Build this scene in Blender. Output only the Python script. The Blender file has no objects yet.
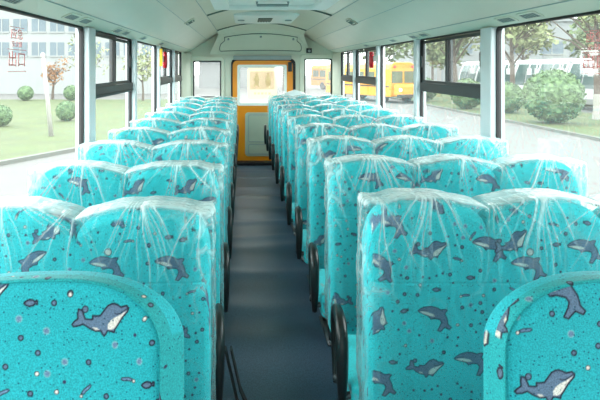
import bpy, bmesh, math, random
import numpy as np
from mathutils import Vector, Matrix

PI = math.pi
scene = bpy.context.scene
COL = scene.collection
random.seed(7)
EYE = 1.58
P = 0.70            # seat pitch
CX = 0.285          # centre line of the bus
XL, XR = -0.96, 1.53
YREAR = 9.30
YFRONT = -2.6
GZ = -0.95          # ground outside


def srgb(r, g, b):
    def f(c):
        c /= 255.0
        return c / 12.92 if c <= 0.04045 else ((c + 0.055) / 1.055) ** 2.4
    return (f(r), f(g), f(b))


# ------------------------------------------------------------------ materials
def new_mat(name):
    m = bpy.data.materials.new(name)
    m.use_nodes = True
    nt = m.node_tree
    for n in list(nt.nodes):
        nt.nodes.remove(n)
    return m, nt


def N(nt, typ, **kw):
    n = nt.nodes.new(typ)
    for k, v in kw.items():
        if k.startswith('i_'):
            n.inputs[k[2:].replace('_', ' ')].default_value = v
        else:
            setattr(n, k, v)
    return n


def mat(name, rgb, rough=0.5, metal=0.0, var=0.06, scale=8.0, bump=0.0, bscale=60.0, coat=0.0, spec=0.5, emit=None):
    m, nt = new_mat(name)
    out = N(nt, 'ShaderNodeOutputMaterial')
    b = N(nt, 'ShaderNodeBsdfPrincipled')
    nt.links.new(b.outputs[0], out.inputs[0])
    b.inputs['Roughness'].default_value = rough
    b.inputs['Metallic'].default_value = metal
    b.inputs['Coat Weight'].default_value = coat
    b.inputs['Specular IOR Level'].default_value = spec
    tc = N(nt, 'ShaderNodeTexCoord')
    nz = N(nt, 'ShaderNodeTexNoise')
    nz.inputs['Scale'].default_value = scale
    nz.inputs['Detail'].default_value = 3.0
    nt.links.new(tc.outputs['Object'], nz.inputs['Vector'])
    ramp = N(nt, 'ShaderNodeMapRange')
    ramp.inputs['From Min'].default_value = 0.3
    ramp.inputs['From Max'].default_value = 0.7
    ramp.inputs['To Min'].default_value = 1 - var
    ramp.inputs['To Max'].default_value = 1 + var
    nt.links.new(nz.outputs[0], ramp.inputs[0])
    mul = N(nt, 'ShaderNodeVectorMath', operation='SCALE')
    mul.inputs[0].default_value = rgb
    nt.links.new(ramp.outputs[0], mul.inputs['Scale'])
    nt.links.new(mul.outputs[0], b.inputs['Base Color'])
    if bump > 0:
        n2 = N(nt, 'ShaderNodeTexNoise')
        n2.inputs['Scale'].default_value = bscale
        nt.links.new(tc.outputs['Object'], n2.inputs['Vector'])
        bp = N(nt, 'ShaderNodeBump')
        bp.inputs['Strength'].default_value = bump
        bp.inputs['Distance'].default_value = 0.01
        nt.links.new(n2.outputs[0], bp.inputs['Height'])
        nt.links.new(bp.outputs[0], b.inputs['Normal'])
    return m


def fabric_mat(name, coat=0.0):
    """turquoise woven print: motif colours sit in a mesh attribute, weave and speckles are nodes"""
    m, nt = new_mat(name)
    L = nt.links.new
    out = N(nt, 'ShaderNodeOutputMaterial')
    b = N(nt, 'ShaderNodeBsdfPrincipled')
    L(b.outputs[0], out.inputs[0])
    b.inputs['Roughness'].default_value = 0.75
    b.inputs['Specular IOR Level'].default_value = 0.25
    b.inputs['Sheen Weight'].default_value = 0.15
    b.inputs['Coat Weight'].default_value = coat
    b.inputs['Coat Roughness'].default_value = 0.12
    at = N(nt, 'ShaderNodeAttribute', attribute_name='print')
    tc = N(nt, 'ShaderNodeTexCoord')
    # weave mottling
    nz = N(nt, 'ShaderNodeTexNoise')
    nz.inputs['Scale'].default_value = 380.0
    nz.inputs['Detail'].default_value = 2.0
    L(tc.outputs['Object'], nz.inputs['Vector'])
    mr = N(nt, 'ShaderNodeMapRange')
    mr.inputs['From Min'].default_value = 0.3
    mr.inputs['From Max'].default_value = 0.7
    mr.inputs['To Min'].default_value = 0.74
    mr.inputs['To Max'].default_value = 1.26
    L(nz.outputs[0], mr.inputs[0])
    sc = N(nt, 'ShaderNodeVectorMath', operation='SCALE')
    L(at.outputs['Color'], sc.inputs[0])
    L(mr.outputs[0], sc.inputs['Scale'])
    # fine dark speckles
    vo = N(nt, 'ShaderNodeTexVoronoi')
    vo.inputs['Scale'].default_value = 130.0
    L(tc.outputs['Object'], vo.inputs['Vector'])
    lt = N(nt, 'ShaderNodeMapRange')
    lt.inputs['From Min'].default_value = 0.14
    lt.inputs['From Max'].default_value = 0.28
    lt.inputs['To Min'].default_value = 1.0
    lt.inputs['To Max'].default_value = 0.0
    L(vo.outputs['Distance'], lt.inputs[0])
    sp = N(nt, 'ShaderNodeSeparateColor')
    L(vo.outputs['Color'], sp.inputs[0])
    gt = N(nt, 'ShaderNodeMath', operation='GREATER_THAN')
    gt.inputs[1].default_value = 0.5
    L(sp.outputs[0], gt.inputs[0])
    mu = N(nt, 'ShaderNodeMath', operation='MULTIPLY')
    L(lt.outputs[0], mu.inputs[0])
    L(gt.outputs[0], mu.inputs[1])
    mu2 = N(nt, 'ShaderNodeMath', operation='MULTIPLY')
    mu2.inputs[1].default_value = 0.75
    L(mu.outputs[0], mu2.inputs[0])
    mx = N(nt, 'ShaderNodeMix', data_type='RGBA')
    L(mu2.outputs[0], mx.inputs[0])
    L(sc.outputs[0], mx.inputs[6])
    mx.inputs[7].default_value = (0.0, 0.06, 0.12, 1)
    L(mx.outputs[2], b.inputs['Base Color'])
    bp = N(nt, 'ShaderNodeBump')
    bp.inputs['Strength'].default_value = 0.12
    bp.inputs['Distance'].default_value = 0.0008
    L(nz.outputs[0], bp.inputs['Height'])
    L(bp.outputs[0], b.inputs['Normal'])
    return m


def film_mat(name):
    m, nt = new_mat(name)
    L = nt.links.new
    out = N(nt, 'ShaderNodeOutputMaterial')
    tr = N(nt, 'ShaderNodeBsdfTransparent')
    tr.inputs[0].default_value = (0.97, 0.985, 0.985, 1)
    gl = N(nt, 'ShaderNodeBsdfGlossy')
    gl.inputs[0].default_value = (1, 1, 1, 1)
    gl.inputs['Roughness'].default_value = 0.16
    df = N(nt, 'ShaderNodeBsdfDiffuse')
    df.inputs[0].default_value = (0.92, 0.97, 0.96, 1)
    tl = N(nt, 'ShaderNodeBsdfTranslucent')
    tl.inputs[0].default_value = (0.92, 0.97, 0.96, 1)
    m0 = N(nt, 'ShaderNodeMixShader')
    m0.inputs[0].default_value = 0.45
    L(df.outputs[0], m0.inputs[1])
    L(tl.outputs[0], m0.inputs[2])
    # bump wrinkles
    tc = N(nt, 'ShaderNodeTexCoord')
    mp = N(nt, 'ShaderNodeMapping')
    mp.inputs['Scale'].default_value = (1.0, 1.0, 0.35)
    L(tc.outputs['Object'], mp.inputs[0])
    nz = N(nt, 'ShaderNodeTexNoise')
    nz.inputs['Scale'].default_value = 26.0
    nz.inputs['Detail'].default_value = 3.0
    nz.inputs['Distortion'].default_value = 1.2
    L(mp.outputs[0], nz.inputs['Vector'])
    bp = N(nt, 'ShaderNodeBump')
    bp.inputs['Strength'].default_value = 0.5
    bp.inputs['Distance'].default_value = 0.02
    L(nz.outputs[0], bp.inputs['Height'])
    L(bp.outputs[0], gl.inputs['Normal'])
    # sharp crinkle lines: crease whitening and highlights painted in as milky opacity
    cr = N(nt, 'ShaderNodeAttribute', attribute_name='crease')
    lw = N(nt, 'ShaderNodeLayerWeight')
    lw.inputs['Blend'].default_value = 0.25
    f1 = N(nt, 'ShaderNodeMath', operation='MULTIPLY_ADD')
    L(cr.outputs['Fac'], f1.inputs[0])
    f1.inputs[1].default_value = 0.9
    f1.inputs[2].default_value = 0.025
    f2 = N(nt, 'ShaderNodeMath', operation='MULTIPLY_ADD')
    L(lw.outputs['Facing'], f2.inputs[0])
    f2.inputs[1].default_value = 0.27
    L(f1.outputs[0], f2.inputs[2])
    f2.use_clamp = True
    m1 = N(nt, 'ShaderNodeMixShader')
    L(f2.outputs[0], m1.inputs[0])
    L(tr.outputs[0], m1.inputs[1])
    L(m0.outputs[0], m1.inputs[2])
    fr = N(nt, 'ShaderNodeFresnel')
    fr.inputs['IOR'].default_value = 1.4
    L(bp.outputs[0], fr.inputs['Normal'])
    fm = N(nt, 'ShaderNodeMath', operation='MULTIPLY')
    L(fr.outputs[0], fm.inputs[0])
    fm.inputs[1].default_value = 0.8
    m2 = N(nt, 'ShaderNodeMixShader')
    L(fm.outputs[0], m2.inputs[0])
    L(m1.outputs[0], m2.inputs[1])
    L(gl.outputs[0], m2.inputs[2])
    L(m2.outputs[0], out.inputs[0])
    return m


def glass_mat(name, tint=(0.93, 0.97, 0.95), veil=0.035, refl=0.12):
    """thin pane with a whitish veil mixed in to imitate glare"""
    m, nt = new_mat(name)
    L = nt.links.new
    out = N(nt, 'ShaderNodeOutputMaterial')
    tr = N(nt, 'ShaderNodeBsdfTransparent')
    tr.inputs[0].default_value = (*tint, 1)
    tl = N(nt, 'ShaderNodeBsdfTranslucent')
    tl.inputs[0].default_value = (0.95, 0.97, 0.96, 1)
    tc = N(nt, 'ShaderNodeTexCoord')
    nz = N(nt, 'ShaderNodeTexNoise')
    nz.inputs['Scale'].default_value = 3.0
    L(tc.outputs['Object'], nz.inputs['Vector'])
    mr = N(nt, 'ShaderNodeMapRange')
    mr.inputs['To Min'].default_value = veil * 0.75  # glare over the view, put in as a pale veil
    mr.inputs['To Max'].default_value = veil * 1.25
    L(nz.outputs[0], mr.inputs[0])
    m1 = N(nt, 'ShaderNodeMixShader')
    L(mr.outputs[0], m1.inputs[0])
    L(tr.outputs[0], m1.inputs[1])
    L(tl.outputs[0], m1.inputs[2])
    gl = N(nt, 'ShaderNodeBsdfGlossy')
    gl.inputs['Roughness'].default_value = 0.02
    fr = N(nt, 'ShaderNodeFresnel')
    fr.inputs['IOR'].default_value = 1.45
    fm = N(nt, 'ShaderNodeMath', operation='MULTIPLY')
    L(fr.outputs[0], fm.inputs[0])
    fm.inputs[1].default_value = refl
    m2 = N(nt, 'ShaderNodeMixShader')
    L(fm.outputs[0], m2.inputs[0])
    L(m1.outputs[0], m2.inputs[1])
    L(gl.outputs[0], m2.inputs[2])
    L(m2.outputs[0], out.inputs[0])
    return m


def floor_mat():
    m, nt = new_mat('navy_vinyl_flooring')
    L = nt.links.new
    out = N(nt, 'ShaderNodeOutputMaterial')
    b = N(nt, 'ShaderNodeBsdfPrincipled')
    L(b.outputs[0], out.inputs[0])
    tc = N(nt, 'ShaderNodeTexCoord')
    vo = N(nt, 'ShaderNodeTexNoise')
    vo.inputs['Scale'].default_value = 160.0
    L(tc.outputs['Object'], vo.inputs['Vector'])
    mr = N(nt, 'ShaderNodeMapRange')
    mr.inputs['From Min'].default_value = 0.3
    mr.inputs['From Max'].default_value = 0.7
    mr.inputs['To Min'].default_value = 0.7
    mr.inputs['To Max'].default_value = 1.35
    L(vo.outputs[0], mr.inputs[0])
    sc = N(nt, 'ShaderNodeVectorMath', operation='SCALE')
    sc.inputs[0].default_value = srgb(80, 100, 122)
    L(mr.outputs[0], sc.inputs['Scale'])
    L(sc.outputs[0], b.inputs['Base Color'])
    b.inputs['Roughness'].default_value = 0.40
    return m


def leaf_mat(name, c1, c2):
    m, nt = new_mat(name)
    L = nt.links.new
    out = N(nt, 'ShaderNodeOutputMaterial')
    b = N(nt, 'ShaderNodeBsdfPrincipled')
    L(b.outputs[0], out.inputs[0])
    b.inputs['Roughness'].default_value = 0.7
    tc = N(nt, 'ShaderNodeTexCoord')
    nz = N(nt, 'ShaderNodeTexNoise')
    nz.inputs['Scale'].default_value = 5.0
    nz.inputs['Detail'].default_value = 4.0
    L(tc.outputs['Object'], nz.inputs['Vector'])
    mr = N(nt, 'ShaderNodeMapRange')
    mr.inputs['From Min'].default_value = 0.35
    mr.inputs['From Max'].default_value = 0.65
    L(nz.outputs[0], mr.inputs[0])
    mx = N(nt, 'ShaderNodeMix', data_type='RGBA')
    L(mr.outputs[0], mx.inputs[0])
    mx.inputs[6].default_value = (*c1, 1)
    mx.inputs[7].default_value = (*c2, 1)
    L(mx.outputs[2], b.inputs['Base Color'])
    return m


M = {}
M['fabric'] = fabric_mat('dolphin_print_fabric')
M['cushion_fabric'] = fabric_mat('dolphin_print_cushion', coat=0.6)
M['film'] = film_mat('clear_plastic_film')
M['glass'] = glass_mat('window_glass')
M['rear_glass'] = glass_mat('rear_window_glass', tint=(0.70, 0.73, 0.71), veil=0.12, refl=0.12)
M['floor'] = floor_mat()
M['ceil'] = mat('pale_green_ceiling_plastic', srgb(212, 211, 191), 0.28, var=0.02, scale=3)
M['duct'] = mat('pale_green_duct_plastic', srgb(221, 214, 198), 0.35, var=0.02, scale=3)
M['wall'] = mat('pale_green_wall_plastic', srgb(213, 218, 201), 0.4, var=0.02, scale=3)
M['seam'] = mat('dark_green_seam', srgb(88, 108, 100), 0.6)
M['post'] = mat('grey_painted_post', srgb(206, 216, 220), 0.4, var=0.03)
M['alu'] = mat('dark_anodised_sash', srgb(34, 42, 44), 0.5, var=0.05)
M['rubber'] = mat('black_rubber', srgb(24, 26, 28), 0.6)
M['black'] = mat('black_plastic', srgb(26, 30, 31), 0.32, bump=0.1, bscale=200)
M['steel'] = mat('grey_steel_tube', srgb(90, 94, 98), 0.4, metal=0.6)
M['orange'] = mat('orange_door_paint', srgb(236, 146, 22), 0.3, var=0.03)
M['door_panel'] = mat('grey_green_door_panel', srgb(178, 190, 172), 0.45, var=0.03)
M['grey'] = mat('grey_metal', srgb(150, 165, 165), 0.4)
M['white'] = mat('white_plastic', srgb(238, 244, 240), 0.35, var=0.02)
M['red'] = mat('red_plastic', srgb(205, 26, 40), 0.35)
M['yellow'] = mat('yellow_plastic', srgb(240, 190, 30), 0.4)
M['redtext'] = mat('red_sticker_print', srgb(226, 134, 134), 0.6)
def sticker_mat(name, c, k):
    m = glass_mat(name, tint=(0.95, 0.95, 0.92), veil=k, refl=0.1)
    for n in m.node_tree.nodes:
        if n.type == 'BSDF_TRANSLUCENT':
            n.inputs[0].default_value = (*c, 1)
    return m


M['sticker'] = sticker_mat('pale_yellow_sticker', srgb(206, 202, 172), 0.5)
M['sticker_pink'] = sticker_mat('pink_sticker_print', srgb(206, 150, 142), 0.24)
M['lamp'] = mat('frosted_lamp_lens', srgb(240, 246, 240), 0.4)
# outdoors
M['lawn'] = mat('lawn_turf', srgb(48, 60, 5), 0.9, var=0.2, scale=0.9)
M['asphalt'] = mat('pale_concrete_paving', srgb(72, 71, 69), 0.9, var=0.06, scale=1.2)
M['kerb'] = mat('grey_kerb_stone', srgb(76, 78, 72), 0.9)
M['fac'] = mat('white_facade_render', srgb(118, 121, 120), 0.8, var=0.03, scale=0.3)
M['fac2'] = mat('grey_facade_render', srgb(108, 112, 112), 0.8, var=0.03, scale=0.3)
M['facwin'] = mat('blue_grey_facade_window', srgb(68, 82, 90), 0.5, var=0.15, scale=0.5)
M['bark'] = mat('grey_brown_bark', srgb(70, 60, 50), 0.9, var=0.15)
M['lime'] = mat('whitewashed_trunk', srgb(132, 130, 124), 0.9)
M['leaf'] = leaf_mat('dull_green_leaves', srgb(62, 78, 44), srgb(96, 110, 70))
M['leaf_pale'] = leaf_mat('pale_olive_leaves', srgb(88, 98, 62), srgb(122, 128, 88))
M['leaf_brown'] = leaf_mat('orange_brown_leaves', srgb(112, 66, 28), srgb(126, 92, 50))
M['bush'] = leaf_mat('clipped_bush_leaves', srgb(44, 72, 40), srgb(82, 108, 66))
M['coach'] = mat('white_coach_paint', srgb(172, 176, 176), 0.3, var=0.02)
M['coach_glass'] = mat('green_tinted_coach_glass', srgb(40, 66, 64), 0.2)
M['busyellow'] = mat('school_bus_yellow_paint', srgb(186, 126, 10), 0.4, var=0.03)
M['busglass'] = mat('dark_bus_glass', srgb(72, 84, 66), 0.25)
M['tyre'] = mat('black_tyre', srgb(30, 30, 30), 0.8)

# ------------------------------------------------------------------ helpers
class MB:
    def __init__(self):
        self.v = []
        self.f = []
        self.mi = []

    def add(self, vs, fs, mi=0):
        o = len(self.v)
        self.v += [tuple(p) for p in vs]
        self.f += [tuple(o + i for i in f) for f in fs]
        self.mi += [mi] * len(fs)
        return self

    def box(self, x0, x1, y0, y1, z0, z1, mi=0):
        vs = [(x0, y0, z0), (x1, y0, z0), (x1, y1, z0), (x0, y1, z0), (x0, y0, z1), (x1, y0, z1), (x1, y1, z1), (x0, y1, z1)]
        return self.add(vs, [(0, 3, 2, 1), (4, 5, 6, 7), (0, 1, 5, 4), (1, 2, 6, 5), (2, 3, 7, 6), (3, 0, 4, 7)], mi)

    def tube(self, pts, r, n=10, mi=0, closed=False):
        pts = [Vector(p) for p in pts]
        rs = r if isinstance(r, (list, tuple)) else [r] * len(pts)
        rings = []
        up = Vector((0.13, 0.31, 0.94)).normalized()
        prev = None
        for i, p in enumerate(pts):
            a = pts[max(0, i - 1)]
            b = pts[min(len(pts) - 1, i + 1)]
            t = (b - a).normalized()
            if prev is None:
                x = t.cross(up)
                if x.length < 1e-3:
                    x = t.cross(Vector((1, 0, 0)))
                x.normalize()
            else:
                x = (prev - t * prev.dot(t)).normalized()
            prev = x
            y = t.cross(x)
            rings.append([p + (x * math.cos(2 * PI * k / n) + y * math.sin(2 * PI * k / n)) * rs[i] for k in range(n)])
        vs = [q for ring in rings for q in ring]
        fs = []
        for i in range(len(pts) - 1):
            for k in range(n):
                k2 = (k + 1) % n
                fs.append((i * n + k, i * n + k2, (i + 1) * n + k2, (i + 1) * n + k))
        fs.append(tuple(range(n - 1, -1, -1)))
        fs.append(tuple((len(pts) - 1) * n + k for k in range(n)))
        return self.add(vs, fs, mi)

    def prism(self, poly, axis, a, b, mi=0):
        """extrude 2-D polygon; axis 'y': poly is (x,z); 'x': poly is (y,z); 'z': poly is (x,y)"""
        def mk(p, t):
            if axis == 'y':
                return (p[0], t, p[1])
            if axis == 'x':
                return (t, p[0], p[1])
            return (p[0], p[1], t)
        n = len(poly)
        vs = [mk(p, a) for p in poly] + [mk(p, b) for p in poly]
        fs = [tuple(range(n)), tuple(range(2 * n - 1, n - 1, -1))]
        for i in range(n):
            j = (i + 1) % n
            fs.append((i, i + n, j + n, j))
        return self.add(vs, fs, mi)

    def ring(self, outer, inner, axis, a, b, mi=0):
        """frame between two polygons of equal length, extruded"""
        n = len(outer)
        def mk(p, t):
            if axis == 'y':
                return (p[0], t, p[1])
            if axis == 'x':
                return (t, p[0], p[1])
            return (p[0], p[1], t)
        vs = [mk(p, a) for p in outer] + [mk(p, a) for p in inner] + [mk(p, b) for p in outer] + [mk(p, b) for p in inner]
        fs = []
        for i in range(n):
            j = (i + 1) % n
            fs += [(i, j, n + j, n + i), (2 * n + j, 2 * n + i, 3 * n + i, 3 * n + j), (i, 2 * n + i, 2 * n + j, j), (n + j, 3 * n + j, 3 * n + i, n + i)]
        return self.add(vs, fs, mi)

    def build(self, name, mats, parent=None, smooth=False, bevel=0.0, fix=True):
        me = bpy.data.meshes.new(name)
        me.from_pydata(self.v, [], self.f)
        if not isinstance(mats, (list, tuple)):
            mats = [mats]
        for mm in mats:
            me.materials.append(mm)
        if len(mats) > 1:
            me.polygons.foreach_set('material_index', self.mi)
        if fix:
            bm = bmesh.new()
            bm.from_mesh(me)
            bmesh.ops.recalc_face_normals(bm, faces=bm.faces)
            bm.to_mesh(me)
            bm.free()
        if smooth:
            me.polygons.foreach_set('use_smooth', [True] * len(me.polygons))
        me.update()
        o = bpy.data.objects.new(name, me)
        COL.objects.link(o)
        if parent is not None:
            o.parent = parent
        if bevel > 0:
            b = o.modifiers.new('bevel', 'BEVEL')
            b.width = bevel
            b.segments = 2
            b.limit_method = 'ANGLE'
        return o


def rrect(x0, x1, y0, y1, r, n=5):
    pts = []
    for cx, cy, a0 in ((x1 - r, y0 + r, -90), (x1 - r, y1 - r, 0), (x0 + r, y1 - r, 90), (x0 + r, y0 + r, 180)):
        for k in range(n + 1):
            a = math.radians(a0 + 90 * k / n)
            pts.append((cx + r * math.cos(a), cy + r * math.sin(a)))
    return pts


def tag(o, label=None, cat=None, group=None, kind=None):
    if label:
        o['label'] = label
    if cat:
        o['category'] = cat
    if group:
        o['group'] = group
    if kind:
        o['kind'] = kind
    return o


def empty(name, loc=(0, 0, 0), rz=0.0):
    o = bpy.data.objects.new(name, None)
    o.empty_display_size = 0.1
    o.location = loc
    o.rotation_euler = (0, 0, rz)
    COL.objects.link(o)
    return o


def struct(o):
    o['kind'] = 'structure'
    return o


def copy_tree(o, parent=None):
    c = o.copy()
    COL.objects.link(c)
    if parent is not None:
        c.parent = parent
    for ch in list(o.children):
        copy_tree(ch, c)
    return c


# value noise
def _hash(ix, iy, seed):
    h = (ix.astype(np.int64) * 374761393 + iy.astype(np.int64) * 668265263 + seed * 974711) & 0x7fffffff
    h = ((h ^ (h >> 13)) * 1274126177) & 0x7fffffff
    return ((h ^ (h >> 16)) & 0xffff) / 65535.0


def vnoise(x, y, seed=0):
    ix = np.floor(x)
    iy = np.floor(y)
    fx = x - ix
    fy = y - iy
    fx = fx * fx * (3 - 2 * fx)
    fy = fy * fy * (3 - 2 * fy)
    a = _hash(ix, iy, seed)
    b = _hash(ix + 1, iy, seed)
    c = _hash(ix, iy + 1, seed)
    d = _hash(ix + 1, iy + 1, seed)
    return (a * (1 - fx) + b * fx) * (1 - fy) + (c * (1 - fx) + d * fx) * fy


# ------------------------------------------------------------------ dolphin print
TEAL = np.array(srgb(46, 208, 216))  # brightened for the wrapped rows, to make up for their dimmer light
TEAL_BARE = np.array(srgb(34, 172, 184))
INK = np.array((0.012, 0.012, 0.035))
BODY = np.array(srgb(98, 122, 150))
BELLY = np.array(srgb(226, 222, 216))
LILAC = np.array(srgb(110, 140, 175))


def _pl(pts, s, flipx=False):
    a = np.array(pts, float)
    c = (a.min(0) + a.max(0)) / 2
    return a, c, s


SWIM = [(95, 100), (125, 110), (140, 145), (152, 174), (190, 178), (215, 176), (212, 150), (240, 153), (278, 150), (305, 118), (340, 78), (370, 65),
        (395, 62), (430, 74), (455, 88), (500, 80), (524, 98), (516, 124), (470, 168), (432, 222), (408, 252), (402, 276), (372, 266), (342, 264),
        (330, 285), (313, 302), (296, 285), (286, 264), (240, 266), (190, 246), (135, 214), (100, 226), (55, 232), (42, 215), (60, 194), (90, 172), (88, 135)]
SWIM_B = [(345, 218), (365, 190), (400, 167), (450, 146), (508, 116), (470, 160), (430, 216), (405, 244), (372, 256), (345, 250)]
SWIM_B2 = [(215, 238), (250, 240), (272, 257), (235, 260)]
SWIM_L = [(405, 133), (420, 140), (450, 136), (512, 102)]
LEAP = [(212, 123), (225, 112), (240, 104), (265, 97), (290, 99), (308, 106), (326, 101), (336, 103), (328, 120), (340, 138), (348, 162), (363, 174), (358, 184),
        (336, 178), (320, 199), (307, 196), (316, 172), (318, 158), (310, 148), (288, 147), (272, 152), (262, 141), (240, 136), (216, 129)]
LEAP_B = [(220, 126), (250, 124), (278, 129), (288, 138), (262, 139), (235, 134)]
LEAP_L = [(216, 125), (240, 118), (250, 120)]
FISH = [(0, 12), (8, 5), (24, 0), (40, 3), (46, 12), (52, 5), (56, 8), (54, 22), (46, 18), (36, 25), (20, 26), (7, 20)]
DROP = [(0, 14), (10, 6), (24, 2), (34, 0), (38, 4), (30, 10), (16, 14), (6, 19)]


def norm(poly, extra, s, c=None):
    a = np.array(poly, float)
    c = (a.min(0) + a.max(0)) / 2
    f = lambda p: (np.array(p, float) - c) * np.array((s, -s))
    return f(poly), [f(e) for e in extra]


SW, (SWb, SWb2, SWl) = norm(SWIM, [SWIM_B, SWIM_B2, SWIM_L], 0.000228)
LE, (LEb, LEl) = norm(LEAP, [LEAP_B, LEAP_L], 0.000685)
FI, _ = norm(FISH, [], 0.00044)
DR, _ = norm(DROP, [], 0.0006)


def poly_dist(P2, poly, closed=True):
    """distance to outline and inside mask"""
    n = len(poly)
    d = np.full(len(P2), 1e9)
    ins = np.zeros(len(P2), bool)
    rng = range(n) if closed else range(n - 1)
    for i in rng:
        a = poly[i]
        b = poly[(i + 1) % n]
        ab = b - a
        t = np.clip(((P2 - a) @ ab) / max(ab @ ab, 1e-12), 0, 1)
        q = P2 - (a + t[:, None] * ab)
        d = np.minimum(d, np.hypot(q[:, 0], q[:, 1]))
        if closed:
            c = ((a[1] > P2[:, 1]) != (b[1] > P2[:, 1]))
            if abs(b[1] - a[1]) > 1e-12:
                xint = (b[0] - a[0]) * (P2[:, 1] - a[1]) / (b[1] - a[1]) + a[0]
                ins ^= c & (P2[:, 0] < xint)
    return d, ins


def blend(col, idx, w, c):
    w = w[:, None]
    col[idx] = col[idx] * (1 - w) + c * w


def motif(col, P2, kind, x, y, ang=0.0, flip=False, sc=1.0, soft=0.0008):
    R = 0.075 * sc
    idx = np.nonzero((np.abs(P2[:, 0] - x) < R) & (np.abs(P2[:, 1] - y) < R))[0]
    if len(idx) == 0:
        return
    q = P2[idx] - np.array((x, y))
    ca, sa = math.cos(-ang), math.sin(-ang)
    q = np.stack((q[:, 0] * ca - q[:, 1] * sa, q[:, 0] * sa + q[:, 1] * ca), 1) / sc
    if flip:
        q = q * np.array((-1, 1))
    lw = 0.0017 if soft < 0.001 else 0.0013
    def fill(poly, c):
        d, ins = poly_dist(q, poly)
        sd = np.where(ins, -d, d)
        blend(col, idx, np.clip(0.5 - sd / (2 * soft), 0, 1), c)
        return sd
    def stroke(d, c=INK, w=lw):
        blend(col, idx, np.clip(0.5 - (d - w) / (2 * soft), 0, 1), c)
    def disc(cx, cy, r, c, oc=None, ow=0.0012):
        d = np.hypot(q[:, 0] - cx, q[:, 1] - cy) - r
        blend(col, idx, np.clip(0.5 - d / (2 * soft), 0, 1), c)
        if oc is not None:
            stroke(np.abs(d), oc, ow)
    if kind == 'swim':
        sd = fill(SW, BODY)
        fill(SWb, BELLY)
        fill(SWb2, BELLY)
        stroke(poly_dist(q, SWl, False)[0], INK, 0.0009)
        stroke(np.abs(sd))
        disc(-0.030, 0.018, 0.0055, BODY, INK)
    elif kind == 'leap':
        sd = fill(LE, BODY)
        fill(LEb, BELLY)
        stroke(poly_dist(q, LEl, False)[0], INK, 0.0008)
        stroke(np.abs(sd))
    elif kind == 'ballleap':
        sd = fill(LE, BODY)
        fill(LEb, BELLY)
        stroke(np.abs(sd))
        disc(0.004, 0.048, 0.010, BELLY, INK)
    elif kind == 'fish':
        sd = fill(FI, BODY)
        stroke(np.abs(sd))
        disc(0.008, 0.001, 0.0016, INK)
    elif kind == 'drop':
        sd = fill(DR, LILAC)
        stroke(np.abs(sd), INK, 0.0011)
        disc(-0.013, -0.007, 0.003, BELLY, INK, 0.0009)
    elif kind == 'ring':
        disc(0, 0, 0.0045, BODY, INK, 0.0014)
    elif kind == 'dot':
        disc(0, 0, 0.0036, INK * 3)
    elif kind == 'pale':
        disc(0, 0, 0.0055, LILAC * 0.9)
        d = np.hypot(q[:, 0], q[:, 1])
        blend(col, idx, np.clip(0.5 - (np.abs(d - 0.0055) - 0.0012) / (2 * soft), 0, 1) * 0.6, np.array((0.3, 0.6, 0.65)))
    elif kind == 'white':
        disc(0, 0, 0.004, BELLY, INK, 0.0009)
    elif kind == 'cross':
        s = 0.003
        d1 = np.abs(q[:, 0] - q[:, 1]) / 1.41
        d2 = np.abs(q[:, 0] + q[:, 1]) / 1.41
        r = np.hypot(q[:, 0], q[:, 1])
        stroke(np.where(r < s, np.minimum(d1, d2), 1.0), INK * 2, 0.0006)


def paint(P2, seed, soft, fixed=(), area=None, keepout=()):
    """paint a scatter of motifs over coordinates P2 (metres); fixed = list of (kind,x,y,ang,flip)"""
    rnd = random.Random(seed)
    col = np.tile(TEAL, (len(P2), 1))
    x0, y0 = P2.min(0)
    x1, y1 = P2.max(0)
    placed = []
    def free(x, y, r):
        return all((x - a) ** 2 + (y - b) ** 2 > (r + c) ** 2 for a, b, c in placed)
    for k in fixed:
        motif(col, P2, k[0], k[1], k[2], k[3] if len(k) > 3 else 0, k[4] if len(k) > 4 else False, k[5] if len(k) > 5 else 1.0, soft)
        placed.append((k[1], k[2], 0.055 if k[0] in ('swim', 'leap', 'ballleap') else 0.02))
    A = max((x1 - x0) * (y1 - y0), 1e-4)
    def scatter(kind, density, r):
        for _ in range(int(A * density + rnd.random())):
            for _t in range(12):
                x = rnd.uniform(x0, x1)
                y = rnd.uniform(y0, y1)
                if any(a <= x <= c and b <= y <= d for a, b, c, d in keepout) and r > 0.03:
                    continue
                if free(x, y, r):
                    placed.append((x, y, r))
                    ang = rnd.uniform(-0.35, 0.35)
                    motif(col, P2, kind, x, y, ang, rnd.random() < 0.45, 1.0, soft)
                    break
    scatter('leap', 9, 0.06)
    scatter('swim', 7, 0.06)
    scatter('ballleap', 4, 0.06)
    scatter('fish', 30, 0.02)
    scatter('drop', 25, 0.02)
    scatter('ring', 110, 0.012)
    scatter('dot', 150, 0.008)
    scatter('pale', 70, 0.010)
    scatter('white', 50, 0.008)
    scatter('cross', 60, 0.006)
    return col


# ------------------------------------------------------------------ seats
HUMP_A = 0.074
EDGE_R = 0.115
ZTOP = EYE - 0.388


def top_profile(x, x0, x1, n, A=HUMP_A, R=EDGE_R, Ao=0.022, Rx=None, lift=0.0):  # crest line of a backrest
    w = (x1 - x0) / n
    h = np.clip(((x - x0) / w).astype(int), 0, n - 1)
    c = x0 + (h + 0.5) * w
    s = (x - c) / (w / 2)
    outer = ((h == 0) & (s < 0)) | ((h == n - 1) & (s > 0))
    amp = np.where(outer, Ao, A)
    z = ZTOP + lift - amp * (1 - np.maximum(1 - np.minimum(np.abs(s), 1) ** 2.5, 0) ** 0.62)
    e = np.minimum(x - x0, x1 - x)
    Rx = Rx or R
    k = np.clip((Rx - e) / Rx, 0, 1)
    z -= R * (1 - np.maximum(1 - k ** 2.3, 0) ** (1 / 2.3))
    return z


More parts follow.
